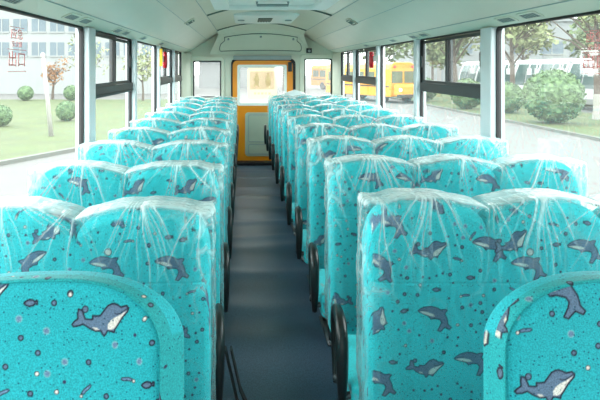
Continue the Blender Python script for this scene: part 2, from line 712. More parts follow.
def mesh_from_arrays(name, V, F, mats, smooth=True):
    me = bpy.data.meshes.new(name)
    F4 = np.asarray(F, dtype=np.int32)
    me.vertices.add(len(V))
    me.vertices.foreach_set('co', np.asarray(V, np.float32).ravel())
    me.loops.add(F4.size)
    me.loops.foreach_set('vertex_index', F4.ravel())
    me.polygons.add(len(F4))
    me.polygons.foreach_set('loop_start', np.arange(0, F4.size, 4, dtype=np.int32))
    me.polygons.foreach_set('use_smooth', np.ones(len(F4), bool) if smooth else np.zeros(len(F4), bool))
    me.update(calc_edges=True)
    for m in mats:
        me.materials.append(m)
    me.validate()
    return me


def shell(x0, x1, thick, corner, zb, prof, du, dz, rt, m_side=8, nx=None):
    """closed upholstered slab: returns V (n,3), F, and per-vertex region info.
       loop: rear face (y=0 side) left->right, right side, front face right->left, left side"""
    n = max(8, int((x1 - x0 - 2 * corner) / du))
    xf = np.linspace(x0 + corner, x1 - corner, 4000)
    tf = prof(xf)
    af = np.concatenate(([0], np.cumsum(np.hypot(np.diff(xf), np.diff(tf)))))
    n = max(8, int(af[-1] / du))
    xs = np.interp(np.linspace(0, af[-1], n + 1), af, xf)
    def arc(cx, cy, a0, a1, k):
        a = np.radians(np.linspace(a0, a1, k))
        return np.stack((cx + corner * np.cos(a), cy + corner * np.sin(a)), 1)
    rear = np.stack((xs, np.zeros_like(xs)), 1)
    k = 5
    c1 = arc(x1 - corner, corner, -90, 0, k)[1:]
    ys = np.linspace(corner, thick - corner, m_side)
    right = np.stack((np.full_like(ys, x1), ys), 1)[1:-1]
    c2 = arc(x1 - corner, thick - corner, 0, 90, k)[:-1]
    front = np.stack((xs[::-1], np.full_like(xs, thick)), 1)
    c3 = arc(x0 + corner, thick - corner, 90, 180, k)[1:]
    left = np.stack((np.full_like(ys, x0), ys[::-1]), 1)[1:-1]
    c4 = arc(x0 + corner, corner, 180, 270, k)[:-1]
    loop = np.concatenate((rear, c1, right, c2, front, c3, left, c4))
    NL = len(loop)
    T = prof(np.clip(loop[:, 0], x0 + 1e-4, x1 - 1e-4))
    K = max(6, int((ZTOP - zb) / dz))
    J = 5
    yc = thick / 2
    V = []
    for i in range(K + 1):
        f = i / K
        z = zb + (T - rt - zb) * f
        V.append(np.stack((loop[:, 0], loop[:, 1], z), 1))
    for j in range(1, J + 1):
        a = j / J * PI / 2
        sh = 1 - (1 - math.cos(a)) * min(rt / yc, 0.92)
        V.append(np.stack((loop[:, 0], yc + (loop[:, 1] - yc) * sh, T - rt + rt * math.sin(a)), 1))
    sh0 = 1 - min(rt / yc, 0.92)
    E = 10 if sh0 > 0.5 else 0
    for j in range(1, E + 1):
        sh = sh0 + (0.03 - sh0) * j / E
        V.append(np.stack((loop[:, 0], yc + (loop[:, 1] - yc) * sh, T), 1))
    LEV = K + 1 + J + E
    V = np.concatenate(V)
    i = np.arange(NL)
    j = (i + 1) % NL
    F = []
    for l in range(LEV - 1):
        F.append(np.stack((l * NL + i, l * NL + j, (l + 1) * NL + j, (l + 1) * NL + i), 1))
    # close the top: bridge rear i with front
    o = (LEV - 1) * NL
    nr = n + 1
    fr0 = nr + (k - 1) + (m_side - 2) + (k - 1)
    r = np.arange(nr - 1)
    F.append(np.stack((o + r, o + r + 1, o + fr0 + (nr - 1) - (r + 1), o + fr0 + (nr - 1) - r), 1))
    F = np.concatenate(F)
    info = dict(NL=NL, LEV=LEV, K=K, nr=nr, fr0=fr0, k=k, m=m_side, T=T, loop=loop)
    # end caps (n-gons approximated with quads from pairs)
    ends = []
    e1 = [nr - 1] + list(range(nr, fr0)) + [fr0]
    e2 = [fr0 + nr - 1] + list(range(fr0 + nr, NL)) + [0]
    for e in (e1, e2):
        a, b = 0, len(e) - 1
        while b - a >= 3:
            ends.append((o + e[a], o + e[a + 1], o + e[b - 1], o + e[b]))
            a += 1
            b -= 1
    if ends:
        F = np.concatenate((F, np.array(ends)))
    return V, F, info


def make_backrest(x0, x1, nh, seed, du, dz, zb, fixed=(), side_fixed=(), bare=False, keepout=(), inset=0.0, low=0.0):
    thick = 0.046 if bare else 0.105
    prof = (lambda x: top_profile(x, x0, x1, nh, 0.022, 0.13, 0.004, 0.21, 0.026)) if bare else (lambda x: top_profile(x, x0, x1, nh, lift=low))
    corner = 0.003 if bare else 0.014
    V, F, I = shell(x0, x1, thick, corner, zb, prof, du, dz, 0.006 if bare else 0.03, m_side=max(6, int(thick / (du * 1.3))))
    NL, LEV, nr = I['NL'], I['LEV'], I['nr']
    li = np.tile(np.arange(NL), LEV)
    lev = np.repeat(np.arange(LEV), NL)
    T = np.tile(I['T'], LEV)
    X, Y, Z = V[:, 0].copy(), V[:, 1].copy(), V[:, 2].copy()
    # face swell + seam pinch on the rear face
    rear = (li < nr) & (lev <= I['K'])
    e = np.minimum(np.minimum(X - x0, x1 - X), (T - Z) * 0.9)
    e = np.maximum(e, 0)
    sw = -0.016 * (1 - np.exp(-e / 0.05))
    if bare:
        sw = -0.004 * (1 - np.exp(-e / 0.05)) + 0.007 * np.exp(-(e / 0.016) ** 2)
    V[:, 1] += np.where(rear, sw, 0)
    if bare:
        sl = np.clip(1 - V[:, 1] / thick, 0, 1.2)
        if inset > 0:
            V[:, 0] -= inset * sl * np.clip((X - x0) / (x1 - x0), 0, 1) ** 6
        else:
            V[:, 0] -= inset * sl * np.clip((x1 - X) / (x1 - x0), 0, 1) ** 6
    # slight crease line across the back
    if not bare:
        V[:, 1] += np.where(rear, 0.002 * np.exp(-((Z - (ZTOP - 0.245)) / 0.003) ** 2), 0)
    # pattern coordinates
    front = (li >= I['fr0']) & (li < I['fr0'] + nr)
    side_r = (li >= nr) & (li < I['fr0'])
    side_l = li >= I['fr0'] + nr
    face = rear
    if bare:
        face = rear & (e > 0.006)
    P2 = np.stack((X, Z), 1)
    col = np.tile(TEAL, (len(V), 1))
    soft = max(0.0006, du * 0.55)
    m = face
    col[m] = paint(P2[m], seed, soft, fixed, keepout=keepout)
    rest = ~face & ~front
    xg = np.linspace(x0 + 1e-4, x1 - 1e-4, 1200)
    tg = prof(xg)
    arc = np.concatenate(([0], np.cumsum(np.hypot(np.diff(xg), np.diff(tg)))))
    ac = np.interp(X, xg, arc)
    ac = np.where(side_r, arc[-1] + T - Z, np.where(side_l, -(T - Z), ac))
    Pr = np.stack((ac, Y), 1)[rest]
    col[rest] = paint(Pr, seed + 50, soft, [(a, -(tg[0] - b), c, d, f) for a, b, c, d, f in side_fixed])
    if bare:   # same fabric, painted deeper to offset the stronger light on uncovered benches
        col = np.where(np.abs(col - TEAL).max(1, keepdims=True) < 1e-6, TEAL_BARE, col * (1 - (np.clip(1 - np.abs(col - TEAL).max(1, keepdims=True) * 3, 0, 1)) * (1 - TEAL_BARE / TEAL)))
        col[rest] *= np.array((0.80, 0.80, 0.74))  # dimmer light on the gusset painted into its print colour
    me = mesh_from_arrays('backrest', V, F, [M['fabric']])
    at = me.color_attributes.new('print', 'FLOAT_COLOR', 'POINT')
    at.data.foreach_set('color', np.concatenate((col, np.ones((len(col), 1))), 1).astype(np.float32).ravel())
    o = bpy.data.objects.new('backrest', me)
    COL.objects.link(o)
    return o


def smooth_max(T, w):
    """envelope used for the film line between the humps"""
    n = len(T)
    out = T.copy()
    for s in range(-w, w + 1):
        out = np.maximum(out, np.roll(T, s) - 0.00045 * abs(s) * (100 / max(n, 1)) * 2.2)
    k = max(3, w // 2)
    ker = np.ones(2 * k + 1) / (2 * k + 1)
    return np.convolve(np.pad(out, k, mode='edge'), ker, 'valid')


def make_film(x0, x1, nh, seed, du, dz, zb, low=0.0):
    """a loose clear bag pulled over the backrest"""
    rnd = random.Random(seed)
    off = 0.012
    thick = 0.105 + 2 * off + 0.016
    X0, X1 = x0 - off, x1 + off
    xg = np.linspace(x0 + 1e-4, x1 - 1e-4, 241)
    Tg = top_profile(xg, x0, x1, nh, R=0.06, lift=low)
    Tb = top_profile(xg, x0, x1, nh, lift=low)
    env = smooth_max(Tg, 26)
    env = np.maximum(env * 0.70 + Tb * 0.30, Tb + 0.004) + 0.014
    # ragged peak at the bag's corners
    ear = 0.022 * np.exp(-((xg - x0) / 0.025) ** 2) + 0.022 * np.exp(-((x1 - xg) / 0.025) ** 2)
    env = env + ear + 0.004 * (vnoise(xg * 28 + seed, xg * 0, seed) - 0.5)
    def prof(x):
        return np.interp(x, np.linspace(X0, X1, 241), env)
    V, F, I = shell(X0, X1, thick, 0.02, zb, prof, du, dz, 0.016, m_side=14)
    V[:, 1] -= off + 0.012
    NL, LEV, nr = I['NL'], I['LEV'], I['nr']
    li = np.tile(np.arange(NL), LEV)
    T = np.tile(I['T'], LEV)
    X, Y, Z = V[:, 0].copy(), V[:, 1].copy(), V[:, 2].copy()
    crease = np.zeros(len(V))
    disp = np.zeros(len(V))
    rear = li < nr
    front = (li >= I['fr0']) & (li < I['fr0'] + nr)
    side = ~rear & ~front
    w = (x1 - x0) / nh
    # fans of pull-lines from the crest down the back
    apex = []
    for h in range(nh):
        c = x0 + (h + 0.5) * w
        apex.append((c + rnd.uniform(-0.03, 0.03), 0.06, 24))
    for h in range(1, nh):
        apex.append((x0 + h * w, 0.06, 8))
    apex.append((x0 + 0.03, 0.02, 9))
    apex.append((x1 - 0.03, 0.02, 9))
    for (ax, above, cnt) in apex:
        az = float(np.interp(ax, np.linspace(X0, X1, 241), env)) + above
        for _ in range(cnt):
            th = rnd.gauss(0, 0.42)
            ln = rnd.uniform(0.06, 0.30) + above
            wd = rnd.uniform(0.0007, 0.0022) + du * 0.25
            inten = rnd.uniform(0.25, 1.0) ** 1.3
            dx, dzv = math.sin(th), -math.cos(th)
            q = rear & (np.abs(X - ax) < 0.25) & (Z > az - ln - 0.02)
            rx, rz = X[q] - ax, Z[q] - az
            al = rx * dx + rz * dzv
            pr = rx * dzv - rz * dx
            pr = pr + 0.004 * np.sin(al * 30 + th * 9)
            g = np.exp(-(pr / (wd * (0.5 + al * 2.5))) ** 2) * np.clip((ln - al) / ln, 0, 1) ** 0.7 * (al > above * 0.9)
            crease[q] += inten * g
            disp[q] += 0.004 * inten * g
    # crest welt: doubled film along the top edge
    crest = np.exp(-((T - Z) / 0.006) ** 2)
    crease += np.where(rear | side, 0.6, 0.4) * crest * (0.6 + 0.8 * vnoise(X * 35, Y * 9, seed + 3))
    # crumpled zone at the ends and down the aisle side
    ends = np.exp(-(np.minimum(X - X0, X1 - X) / 0.07) ** 2) * np.where(front, 0.3, 1.0)
    nx = np.where(side, Y * 1.0, X)
    r1 = 1 - np.abs(2 * vnoise(nx * 26 + Z * 7, Z * 9, seed + 5) - 1)
    r2 = 1 - np.abs(2 * vnoise(nx * 60 - Z * 14, Z * 22, seed + 8) - 1)
    upper = np.clip((Z - (ZTOP - 0.42)) / 0.35, 0.12, 1)
    crum = (np.clip(r1 - 0.80, 0, 1) * 4.0 + np.clip(r2 - 0.86, 0, 1) * 3.5) * ends * upper
    crease += crum * 1.0  # specular white of the crumples, put into the film opacity
    # faint crinkle over all of it
    r3 = 1 - np.abs(2 * vnoise(X * 18 + 3, Z * 5, seed + 11) - 1)
    crease += np.clip(r3 - 0.93, 0, 1) * 2.0 * np.clip((Z - (ZTOP - 0.5)) / 0.4, 0.1, 1)
    disp += 0.010 * (r1 - 0.5) * ends + 0.004 * (vnoise(X * 9, Z * 4, seed + 2) - 0.5)
    nrm = np.where(rear[:, None], np.array((0, -1.0, 0)), np.where(front[:, None], np.array((0, 1.0, 0)), 0))
    sgn = np.where(X > (x0 + x1) / 2, 1.0, -1.0)
    nrm[side] = np.stack((sgn[side], np.zeros(side.sum()), np.zeros(side.sum())), 1)
    V += nrm * disp[:, None]
    crease = np.clip(crease, 0, 1)
    me = mesh_from_arrays('plastic_cover', V, F, [M['film']])
    at = me.attributes.new('crease', 'FLOAT', 'POINT')
    at.data.foreach_set('value', crease.astype(np.float32))
    o = bpy.data.objects.new('plastic_cover', me)
    COL.objects.link(o)
    return o


def make_cushion(x0, x1, nh, seed, du):
    """seat base: slab with rounded edges, y 0.115..0.50"""
    xs = np.linspace(x0, x1, max(12, int((x1 - x0) / du)))
    nA = 26
    prof = []
    y0, y1, z0, z1, r = 0.135, 0.50, 0.45, 0.565, 0.035
    pr = rrect(y0, y1, z0, z1, r, 6)
    pr = np.array(pr)
    # subdivide long edges
    pts = []
    for i in range(len(pr)):
        a, b = pr[i], pr[(i + 1) % len(pr)]
        k = max(1, int(np.hypot(*(b - a)) / 0.03))
        for t in range(k):
            pts.append(a + (b - a) * t / k)
    pr = np.array(pts)
    ends = 0.03
    rings = []
    cy, cz = (y0 + y1) / 2, (z0 + z1) / 2
    es = [(0, 0.70), (0.004, 0.84), (0.012, 0.93), (0.022, 0.98)]
    xx = [x0 + e for e, _ in es] + list(xs[(xs > x0 + ends) & (xs < x1 - ends)]) + [x1 - e for e, _ in es[::-1]]
    ss = [s for _, s in es] + [1.0] * int(((xs > x0 + ends) & (xs < x1 - ends)).sum()) + [s for _, s in es[::-1]]
    for x, s in zip(xx, ss):
        # shrink by an absolute amount so that the long side stays long
        sh = (1 - s) * 0.10
        q = pr.copy()
        q[:, 0] = np.clip(q[:, 0], y0 + sh, y1 - sh)
        q[:, 1] = cz + (q[:, 1] - cz) * (1 - sh / 0.06)
        rings.append(np.stack((np.full(len(pr), x), q[:, 0], q[:, 1]), 1))
    V = np.concatenate(rings)
    n = len(pr)
    i = np.arange(n)
    j = (i + 1) % n
    F = [np.stack((l * n + i, l * n + j, (l + 1) * n + j, (l + 1) * n + i), 1) for l in range(len(rings) - 1)]
    capq = []
    for base in (0, (len(rings) - 1) * n):
        a, b = 0, n - 1
        while b - a >= 3:
            capq.append((base + a, base + a + 1, base + b - 1, base + b))
            a += 1
            b -= 1
    F = np.concatenate(F + [np.array(capq)])
    me = mesh_from_arrays('seat_cushion', V, F, [M['cushion_fabric']])
    # side + top pattern (coarse)
    P2 = np.stack((V[:, 0] + V[:, 2], V[:, 1] + V[:, 2] * 0.7), 1)
    col = paint(P2, seed + 200, 0.003)
    at = me.color_attributes.new('print', 'FLOAT_COLOR', 'POINT')
    at.data.foreach_set('color', np.concatenate((col, np.ones((len(col), 1))), 1).astype(np.float32).ravel())
    o = bpy.data.objects.new('seat_cushion', me)
    COL.objects.link(o)
    bm = bmesh.new()
    bm.from_mesh(me)
    bmesh.ops.recalc_face_normals(bm, faces=bm.faces)
    bm.to_mesh(me)
    bm.free()
    return o


def armrest_mb(x, s):
    """black inverted-U loop armrest in a plane along the aisle; s=+1 leans towards +x"""
    pts, rad = [], []
    y0, y1, zt, zb = 0.175, 0.40, 0.735, 0.48
    ctrl = [(y0, zb, 0.012), (y0 - 0.006, zb + 0.04, 0.015), (y0 - 0.008, zb + 0.10, 0.019), (y0 - 0.004, zb + 0.17, 0.021), (y0 + 0.012, zt - 0.035, 0.021), (y0 + 0.045, zt - 0.006, 0.020),
            (y0 + 0.09, zt, 0.019), (y0 + 0.14, zt - 0.004, 0.018), (y0 + 0.185, zt - 0.025, 0.017), (y1 - 0.005, zt - 0.07, 0.016), (y1, zt - 0.12, 0.014), (y1 - 0.01, zb + 0.06, 0.012), (y1 - 0.03, zb, 0.011), (y1 - 0.06, zb - 0.03, 0.011)]
    # Catmull-Rom
    C = np.array(ctrl)
    Cp = np.vstack((2 * C[0] - C[1], C, 2 * C[-1] - C[-2]))
    for i in range(1, len(Cp) - 2):
        for t in np.linspace(0, 1, 5, endpoint=False):
            p0, p1, p2, p3 = Cp[i - 1], Cp[i], Cp[i + 1], Cp[i + 2]
            q = 0.5 * ((2 * p1) + (-p0 + p2) * t + (2 * p0 - 5 * p1 + 4 * p2 - p3) * t * t + (-p0 + 3 * p1 - 3 * p2 + p3) * t ** 3)
            lean = s * 0.012 * (q[0] - y0) / 0.22
            pts.append((x - lean, q[0], q[1]))
            rad.append(q[2])
    m = MB()
    m.tube(pts, rad, n=10)
    return m


def brackets(xa, xb, parent):
    m = MB()
    m.tube([(xa, 0.345, 0.475), (xa * 0.5 + xb * 0.5, 0.345, 0.462), (xb, 0.345, 0.455)], 0.012, 8)
    m.build('bracket', M['steel'], parent, smooth=True)
    m = MB()
    m.tube([(xa, 0.172, 0.51), (xb, 0.172, 0.51)], 0.012, 8)
    m.build('bracket', M['steel'], parent, smooth=True)


def leg_mb(x):
    m = MB()
    m.tube([(x, 0.18, 0.45), (x, 0.18, 0.10), (x, 0.17, 0.012)], 0.017, 10)
    m.tube([(x, 0.43, 0.45), (x, 0.43, 0.10), (x, 0.44, 0.012)], 0.017, 10)
    m.tube([(x, 0.18, 0.16), (x, 0.43, 0.16)], 0.012, 8)
    m.box(x - 0.03, x + 0.03, 0.12, 0.49, 0.0, 0.012)
    return m


def px2xz(px, py, d):
    return ((px - 243) * d / 800.0, EYE - (py - 68) * d / 800.0)


D1 = 2.37
rowsY = [P * (1.37 + n) for n in range(11)]
ORD = ['bare seat row closest to the windscreen', 'first wrapped row', 'second wrapped row', 'third wrapped row', 'fourth wrapped row', 'fifth wrapped row', 'sixth wrapped row',
       'seventh wrapped row', 'eighth wrapped row', 'ninth wrapped row', 'last wrapped row']


def fixed_for(row, side, cx):
    """prints seen on the nearest backs, in the seat's own x"""
    L = []
    def put(kind, px, py, d, ang=0.0, flip=False, sc=1.0):
        x, z = px2xz(px, py, d)
        L.append((kind, x - cx, z, ang, flip, sc))
    if row == 0:
        d = 1.355
        if side == 'L':
            put('swim', 108, 322, d)
            put('fish', 31, 305, d, 0.1)
            put('fish', 165, 388, d, 0.05)
            put('ring', 73, 296, d, 0, False, 1.1)
            for p in ((21, 340), (39, 355), (170, 346), (5, 369), (31, 396), (104, 285)):
                put('ring', *p, d)
            for p in ((133, 293), (49, 376), (125, 347), (68, 364), (48, 333), (155, 364)):
                put('pale', *p, d)
            for p in ((160, 322), (38, 376), (73, 297)):
                put('white', *p, d)
            put('drop', 92, 392, d, 0.35)
            put('drop', 3, 395, d, 0.1)
        else:
            put('leap', 555, 299, d, -0.12)
            put('swim', 540, 389, d, 0.05)
            put('drop', 519, 333, d, -0.2)
            for p in ((548, 316), (571, 355), (597, 348), (599, 326)):
                put('ring', *p, d)
            for p in ((512, 320), (568, 336), (532, 300)):
                put('pale', *p, d)
            put('white', 586, 370, d)
    if row == 1:
        d = D1 - 0.015
        if side == 'L':
            put('leap', 172, 268, d, -0.1)
            put('swim', 48, 232, d, 0.5)
            put('fish', 62, 229, d, -0.3, True)
            put('leap', 112, 213, d, -0.5)
            put('fish', 169, 237, d, 0.1)
            put('drop', 128, 241, d, 0.5, True)
            put('ballleap', 107, 268, d)
            put('leap', 34, 265, d, 0.5, True)
            put('ring', 55, 259, d)
            put('ring', 149, 245, d, 0, False, 1.2)
        else:
            put('swim', 428, 250, d)
            put('leap', 489, 249, d, -0.1)
            put('swim', 511, 243, d, 0.35)
            put('leap', 584, 251, d, 0, False)
            put('leap', 379, 268, d, -0.45)
            put('swim', 376, 326, d, 0.9)
            put('leap', 434, 318, d, -0.15)
            put('swim', 424, 367, d, -0.1)
            put('leap', 379, 384, d, -0.1)
            put('fish', 443, 212, d, 0.3)
            put('fish', 436, 289, d)
            put('drop', 473, 235, d, 0.5)
            put('fish', 393, 362, d)
            put('ring', 430, 233, d)
            put('pale', 455, 224, d)
            put('fish', 470, 277, d)
            put('ballleap', 528, 268, d)
    if row == 2:
        d = D1 + 1 - 0.015
        if side == 'L':
            put('leap', 79, 186, d, -0.15)
            put('swim', 134, 189, d, 0.4)
            put('swim', 186, 188, d, 0.35)
        else:
            put('leap', 371, 181, d, 0.1)
            put('leap', 408, 181, d)
            put('swim', 432, 177, d, 0.3)
            put('leap', 488, 183, d)
            put('leap', 557, 173, d)
            put('leap', 572, 173, d, 0, True)
    return L


def make_seat(row, side):
    Y = rowsY[row]
    if side == 'L':
        x0, x1, nh = -0.89, -0.10, 2
    else:
        x0, x1, nh = 0.372, 1.43, 3
    bare = row == 0
    if bare:
        if side == 'L':
            x1 = -0.104
        else:
            x0 = 0.430
    cx = (x0 + x1) / 2
    bx0, bx1 = x0 - cx, x1 - cx
    du = [0.0016, 0.0024, 0.0032, 0.0045, 0.006][min(row, 4)]
    zb = 0.40 if row > 2 else 0.46
    dz = du if row <= 2 else du * 1.3
    if row <= 4:
        fzb = 0.47
    root = empty('bus_seat', (cx, Y, 0))
    n = 'two' if side == 'L' else 'three'
    where = 'left of the aisle' if side == 'L' else 'right of the aisle'
    if bare:
        lab = ('uncovered turquoise dolphin-print two-seat bench, rounded corner, left of the aisle' if side == 'L'
               else 'uncovered turquoise dolphin-print three-seat bench, rounded corner, right of the aisle')
    else:
        lab = f'{n}-seat dolphin-print bench in clear film, {ORD[row]} {where}'
    tag(root, lab, 'bus seat', f'{n}-seat benches {where}')
    low = -0.034 if side == 'L' else -0.008
    seed = 100 + row * 7 + (0 if side == 'L' else 3)
    ko = ()
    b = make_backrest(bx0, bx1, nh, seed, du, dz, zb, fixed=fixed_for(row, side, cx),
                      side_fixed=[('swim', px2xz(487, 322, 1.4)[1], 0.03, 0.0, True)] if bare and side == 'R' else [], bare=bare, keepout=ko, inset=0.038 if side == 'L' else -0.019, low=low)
    b.parent = root
    b['label'] = 'turquoise backrest printed with blue dolphins'
    ce = 0.022
    c = make_cushion(bx0 - (ce if side == 'R' else 0.0), bx1 - (0.012 if side == 'L' else 0.0), nh, seed, 0.008 if row < 3 else 0.02)
    c.parent = root
    # back shell support frame
    fm = MB()
    for xx in np.linspace(bx0 + 0.08, bx1 - 0.08, 3):
        fm.tube([(xx, 0.05, zb + 0.04), (xx, 0.06, 0.46), (xx, 0.16, 0.44), (xx, 0.46, 0.44)], 0.013, 8)
    fm.tube([(bx0 + 0.04, 0.18, 0.435), (bx1 - 0.04, 0.18, 0.435)], 0.014, 8)
    fm.tube([(bx0 + 0.04, 0.43, 0.435), (bx1 - 0.04, 0.43, 0.435)], 0.014, 8)
    fm.build('seat_frame', M['steel'], root, smooth=True)
    for xx in (bx0 + 0.14, bx1 - 0.14):
        leg_mb(xx).build('leg', M['steel'], root, smooth=True)
    if side == 'L':
        xa = bx1 + 0.020
        a = armrest_mb(xa, 1).build('armrest', M['black'], root, smooth=True)
        brackets(xa, bx1 - 0.02, a)
    else:
        xa = bx0 - 0.048
        a = armrest_mb(xa, -1).build('armrest', M['black'], root, smooth=True)
        brackets(xa, bx0 + 0.02, a)
    a['label'] = 'black plastic loop armrest'
    if row == 1 and side == 'L':
        sm = MB()
        for o_, w_ in ((0.0, 0.0), (0.02, 0.018)):
            xx = bx1 + 0.055 + o_
            path = [(xx - 0.02, 0.30, 0.60), (xx - 0.005, 0.29, 0.54), (xx + 0.012, 0.28, 0.47), (xx + 0.035 + w_, 0.27, 0.38), (xx + 0.055 + w_, 0.26, 0.30)]
            for i in range(len(path) - 1):
                p, q = path[i], path[i + 1]
                sm.add([(p[0], p[1] - 0.018, p[2]), (p[0], p[1] + 0.018, p[2]), (q[0], q[1] + 0.018, q[2]), (q[0], q[1] - 0.018, q[2]),
                        (p[0] + 0.006, p[1] - 0.018, p[2]), (p[0] + 0.006, p[1] + 0.018, p[2]), (q[0] + 0.006, q[1] + 0.018, q[2]), (q[0] + 0.006, q[1] - 0.018, q[2])],
                       [(0, 1, 2, 3), (4, 7, 6, 5), (0, 3, 7, 4), (1, 5, 6, 2), (0, 4, 5, 1), (3, 2, 6, 7)])
        sm.build('seat_belt', M['rubber'], root)
    if not bare:
        fdu = [0, 0.0030, 0.0040, 0.0055, 0.008][min(row, 4)]
        f = make_film(bx0, bx1, nh, seed + 31, fdu, fdu * 1.6, 0.50, low)
        f.parent = root
        f['label'] = 'clear creased plastic film bag over the backrest'
    return root


for side in 'LR':
    for row in range(11):
        make_seat(row, side)

# ------------------------------------------------------------------ bus shell
SILL = 0.98
WTOP = EYE + 0.25
bays = [(-0.56, 0.50, 'fixed'), (0.56, 1.96, 'fixed'), (2.0, 3.40, 'fixed'), (3.55, 4.86, 'slide'), (4.94, 6.26, 'fixed'), (6.34, 7.62, 'slide'), (7.68, 8.78, 'slide')]
# side walls: below the sill, above the windows, the rear corner and the closed front bay
for sd, xi, xo in (('left', XL, XL - 0.06), ('right', XR, XR + 0.06)):
    a, b = min(xi, xo), max(xi, xo)
    m = MB()
    m.box(a, b, YFRONT, YREAR + 0.1, 0.0, SILL)
    m.box(a, b, YFRONT, YREAR + 0.1, WTOP, 2.32)
    m.box(a, b, bays[-1][1], YREAR + 0.1, SILL, WTOP)
    m.box(a, b, YFRONT, bays[0][0], SILL, WTOP)  # unseen front bay walled up to cut light on the nearest benches
    struct(m.build('wall_' + sd, M['wall']))
    # posts
    k = 1
    for i in range(len(bays) - 1):
        p0, p1 = bays[i][1], bays[i + 1][0]
        m = MB()
        inn = xi + (0.028 if sd == 'left' else -0.028)
        m.box(min(inn, xo), max(inn, xo), p0, p1, SILL, WTOP)
        o = struct(m.build('trim_post_%d' % (i + 1 + (10 if sd == 'right' else 0)), M['post'], bevel=0.008))
    m = MB()
    inn = xi + (0.05 if sd == 'left' else -0.05)
    m.box(min(inn, xi), max(inn, xi), YFRONT, YREAR, SILL - 0.05, SILL)
    struct(m.build('trim_sill_' + sd, M['wall'], bevel=0.01))

wn = 1
for sd, xi, s in (('left', XL, 1), ('right', XR, -1)):
    for (y0, y1, kind) in bays:
        w = struct(empty('window_%d' % wn, (xi - s * 0.02, (y0 + y1) / 2, SILL)))
        hw = (y1 - y0) / 2
        H = WTOP - SILL
        wn += 1
        # rubber gasket frame
        fr = MB()
        outer = rrect(-hw, hw, 0, H, 0.03, 3)
        inner = rrect(-hw + 0.012, hw - 0.012, 0.012, H - 0.012, 0.03, 3)
        fr.ring(outer, inner, 'x', -0.014, 0.014)
        fr.build('frame', M['rubber'], w)
        tz = EYE - 0.20 - SILL
        if kind == 'fixed':
            pn = MB()
            pn.add([(0, -hw + 0.016, 0.016), (0, hw - 0.016, 0.016), (0, hw - 0.016, H - 0.016), (0, -hw + 0.016, H - 0.016)], [(0, 1, 2, 3)])
            pn.build('pane', M['glass'], w, fix=False)
        else:
            # transom, upper sliding sashes, lower fixed pane
            tr = MB()
            tr.box(-0.02, 0.026, -hw + 0.018, hw - 0.018, tz, tz + 0.075)
            tr.box(0.026, 0.034, -hw + 0.018, hw - 0.018, tz + 0.012, tz + 0.022)
            tr.build('transom', M['alu'], w, bevel=0.004)
            z0, z1 = tz + 0.075, H - 0.018
            for (a, b, dx, hb) in ((-hw + 0.018, 0.03, s * 0.012, -1), (-0.03, hw - 0.018, -s * 0.008, 1)):
                sa = MB()
                sa.ring([(a, z0), (b, z0), (b, z1), (a, z1)], [(a + 0.038, z0 + 0.022), (b - 0.038, z0 + 0.022), (b - 0.038, z1 - 0.022), (a + 0.038, z1 - 0.022)], 'x', dx - 0.009, dx + 0.009)
                so = sa.build('sash', M['alu'], w)
                p = MB()
                p.add([(dx, a + 0.036, z0 + 0.02), (dx, b - 0.036, z0 + 0.02), (dx, b - 0.036, z1 - 0.02), (dx, a + 0.036, z1 - 0.02)], [(0, 1, 2, 3)])
                p.build('pane', M['glass'], so, fix=False)
                h = MB()
                hy = a + 0.02 if hb < 0 else b - 0.02
                h.box(dx + s * 0.008 - 0.012 * (s < 0) - 0.0, dx + s * 0.008 + 0.012 * (s > 0), hy - 0.012, hy + 0.012, (z0 + z1) / 2 - 0.05, (z0 + z1) / 2 + 0.05)
                h.build('latch', M['black'], so, bevel=0.003)
            p = MB()
            p.add([(0, -hw + 0.016, 0.016), (0, hw - 0.016, 0.016), (0, hw - 0.016, tz), (0, -hw + 0.016, tz)], [(0, 1, 2, 3)])
            p.build('pane', M['glass'], w, fix=False)

# floor
m = MB()
nyv = 420
ys = np.linspace(YFRONT, YREAR, nyv)
xs = np.linspace(XL, XR, 26)
XX, YY = np.meshgrid(xs, ys)
ripple = np.zeros_like(YY)
rr = random.Random(5)
for yc, amp in ((2.6, .5), (3.3, .8), (3.72, .9), (4.35, 1.0), (4.95, 1.0), (5.25, .8), (5.75, 1.0), (6.25, .9), (6.9, 1), (7.4, .8), (8.1, 1), (8.6, .7), (1.9, .5), (1.2, .6)):
    sl = rr.uniform(-0.08, 0.08)
    ripple += 0.012 * amp * np.exp(-((YY - yc - sl * (XX - 0.1) - 0.03 * np.sin(XX * 5 + yc)) / rr.uniform(0.06, 0.13)) ** 2)
ZZ = ripple - 0.008
V = np.stack((XX.ravel(), YY.ravel(), ZZ.ravel()), 1)
ii, jj = np.meshgrid(np.arange(nyv - 1), np.arange(25), indexing='ij')
a = (ii * 26 + jj).ravel()
me = mesh_from_arrays('floor', V, np.stack((a, a + 1, a + 27, a + 26), 1), [M['floor']])
o = bpy.data.objects.new('floor', me)
COL.objects.link(o)
struct(o)
m = MB()
m.box(XL - 0.06, XR + 0.06, YFRONT, YREAR + 0.1, -0.12, -0.012)
struct(m.build('floor_slab', M['rubber']))

# ceiling profile (x,z)
def ceil_profile():
    L = [(XL, WTOP + 0.0), (XL + 0.10, EYE + 0.296), (XL + 0.13, EYE + 0.312), (CX - 0.675, EYE + 0.575)]
    arc = []
    for k in range(1, 12):
        t = -1 + 2 * k / 12
        arc.append((CX + 0.675 * t, EYE + 0.575 + 0.115 * (1 - t * t)))
    R = [(2 * CX - x, z) for x, z in L[::-1]]
    return L, arc, R


Lp, Ap, Rp = ceil_profile()
YC = 8.5
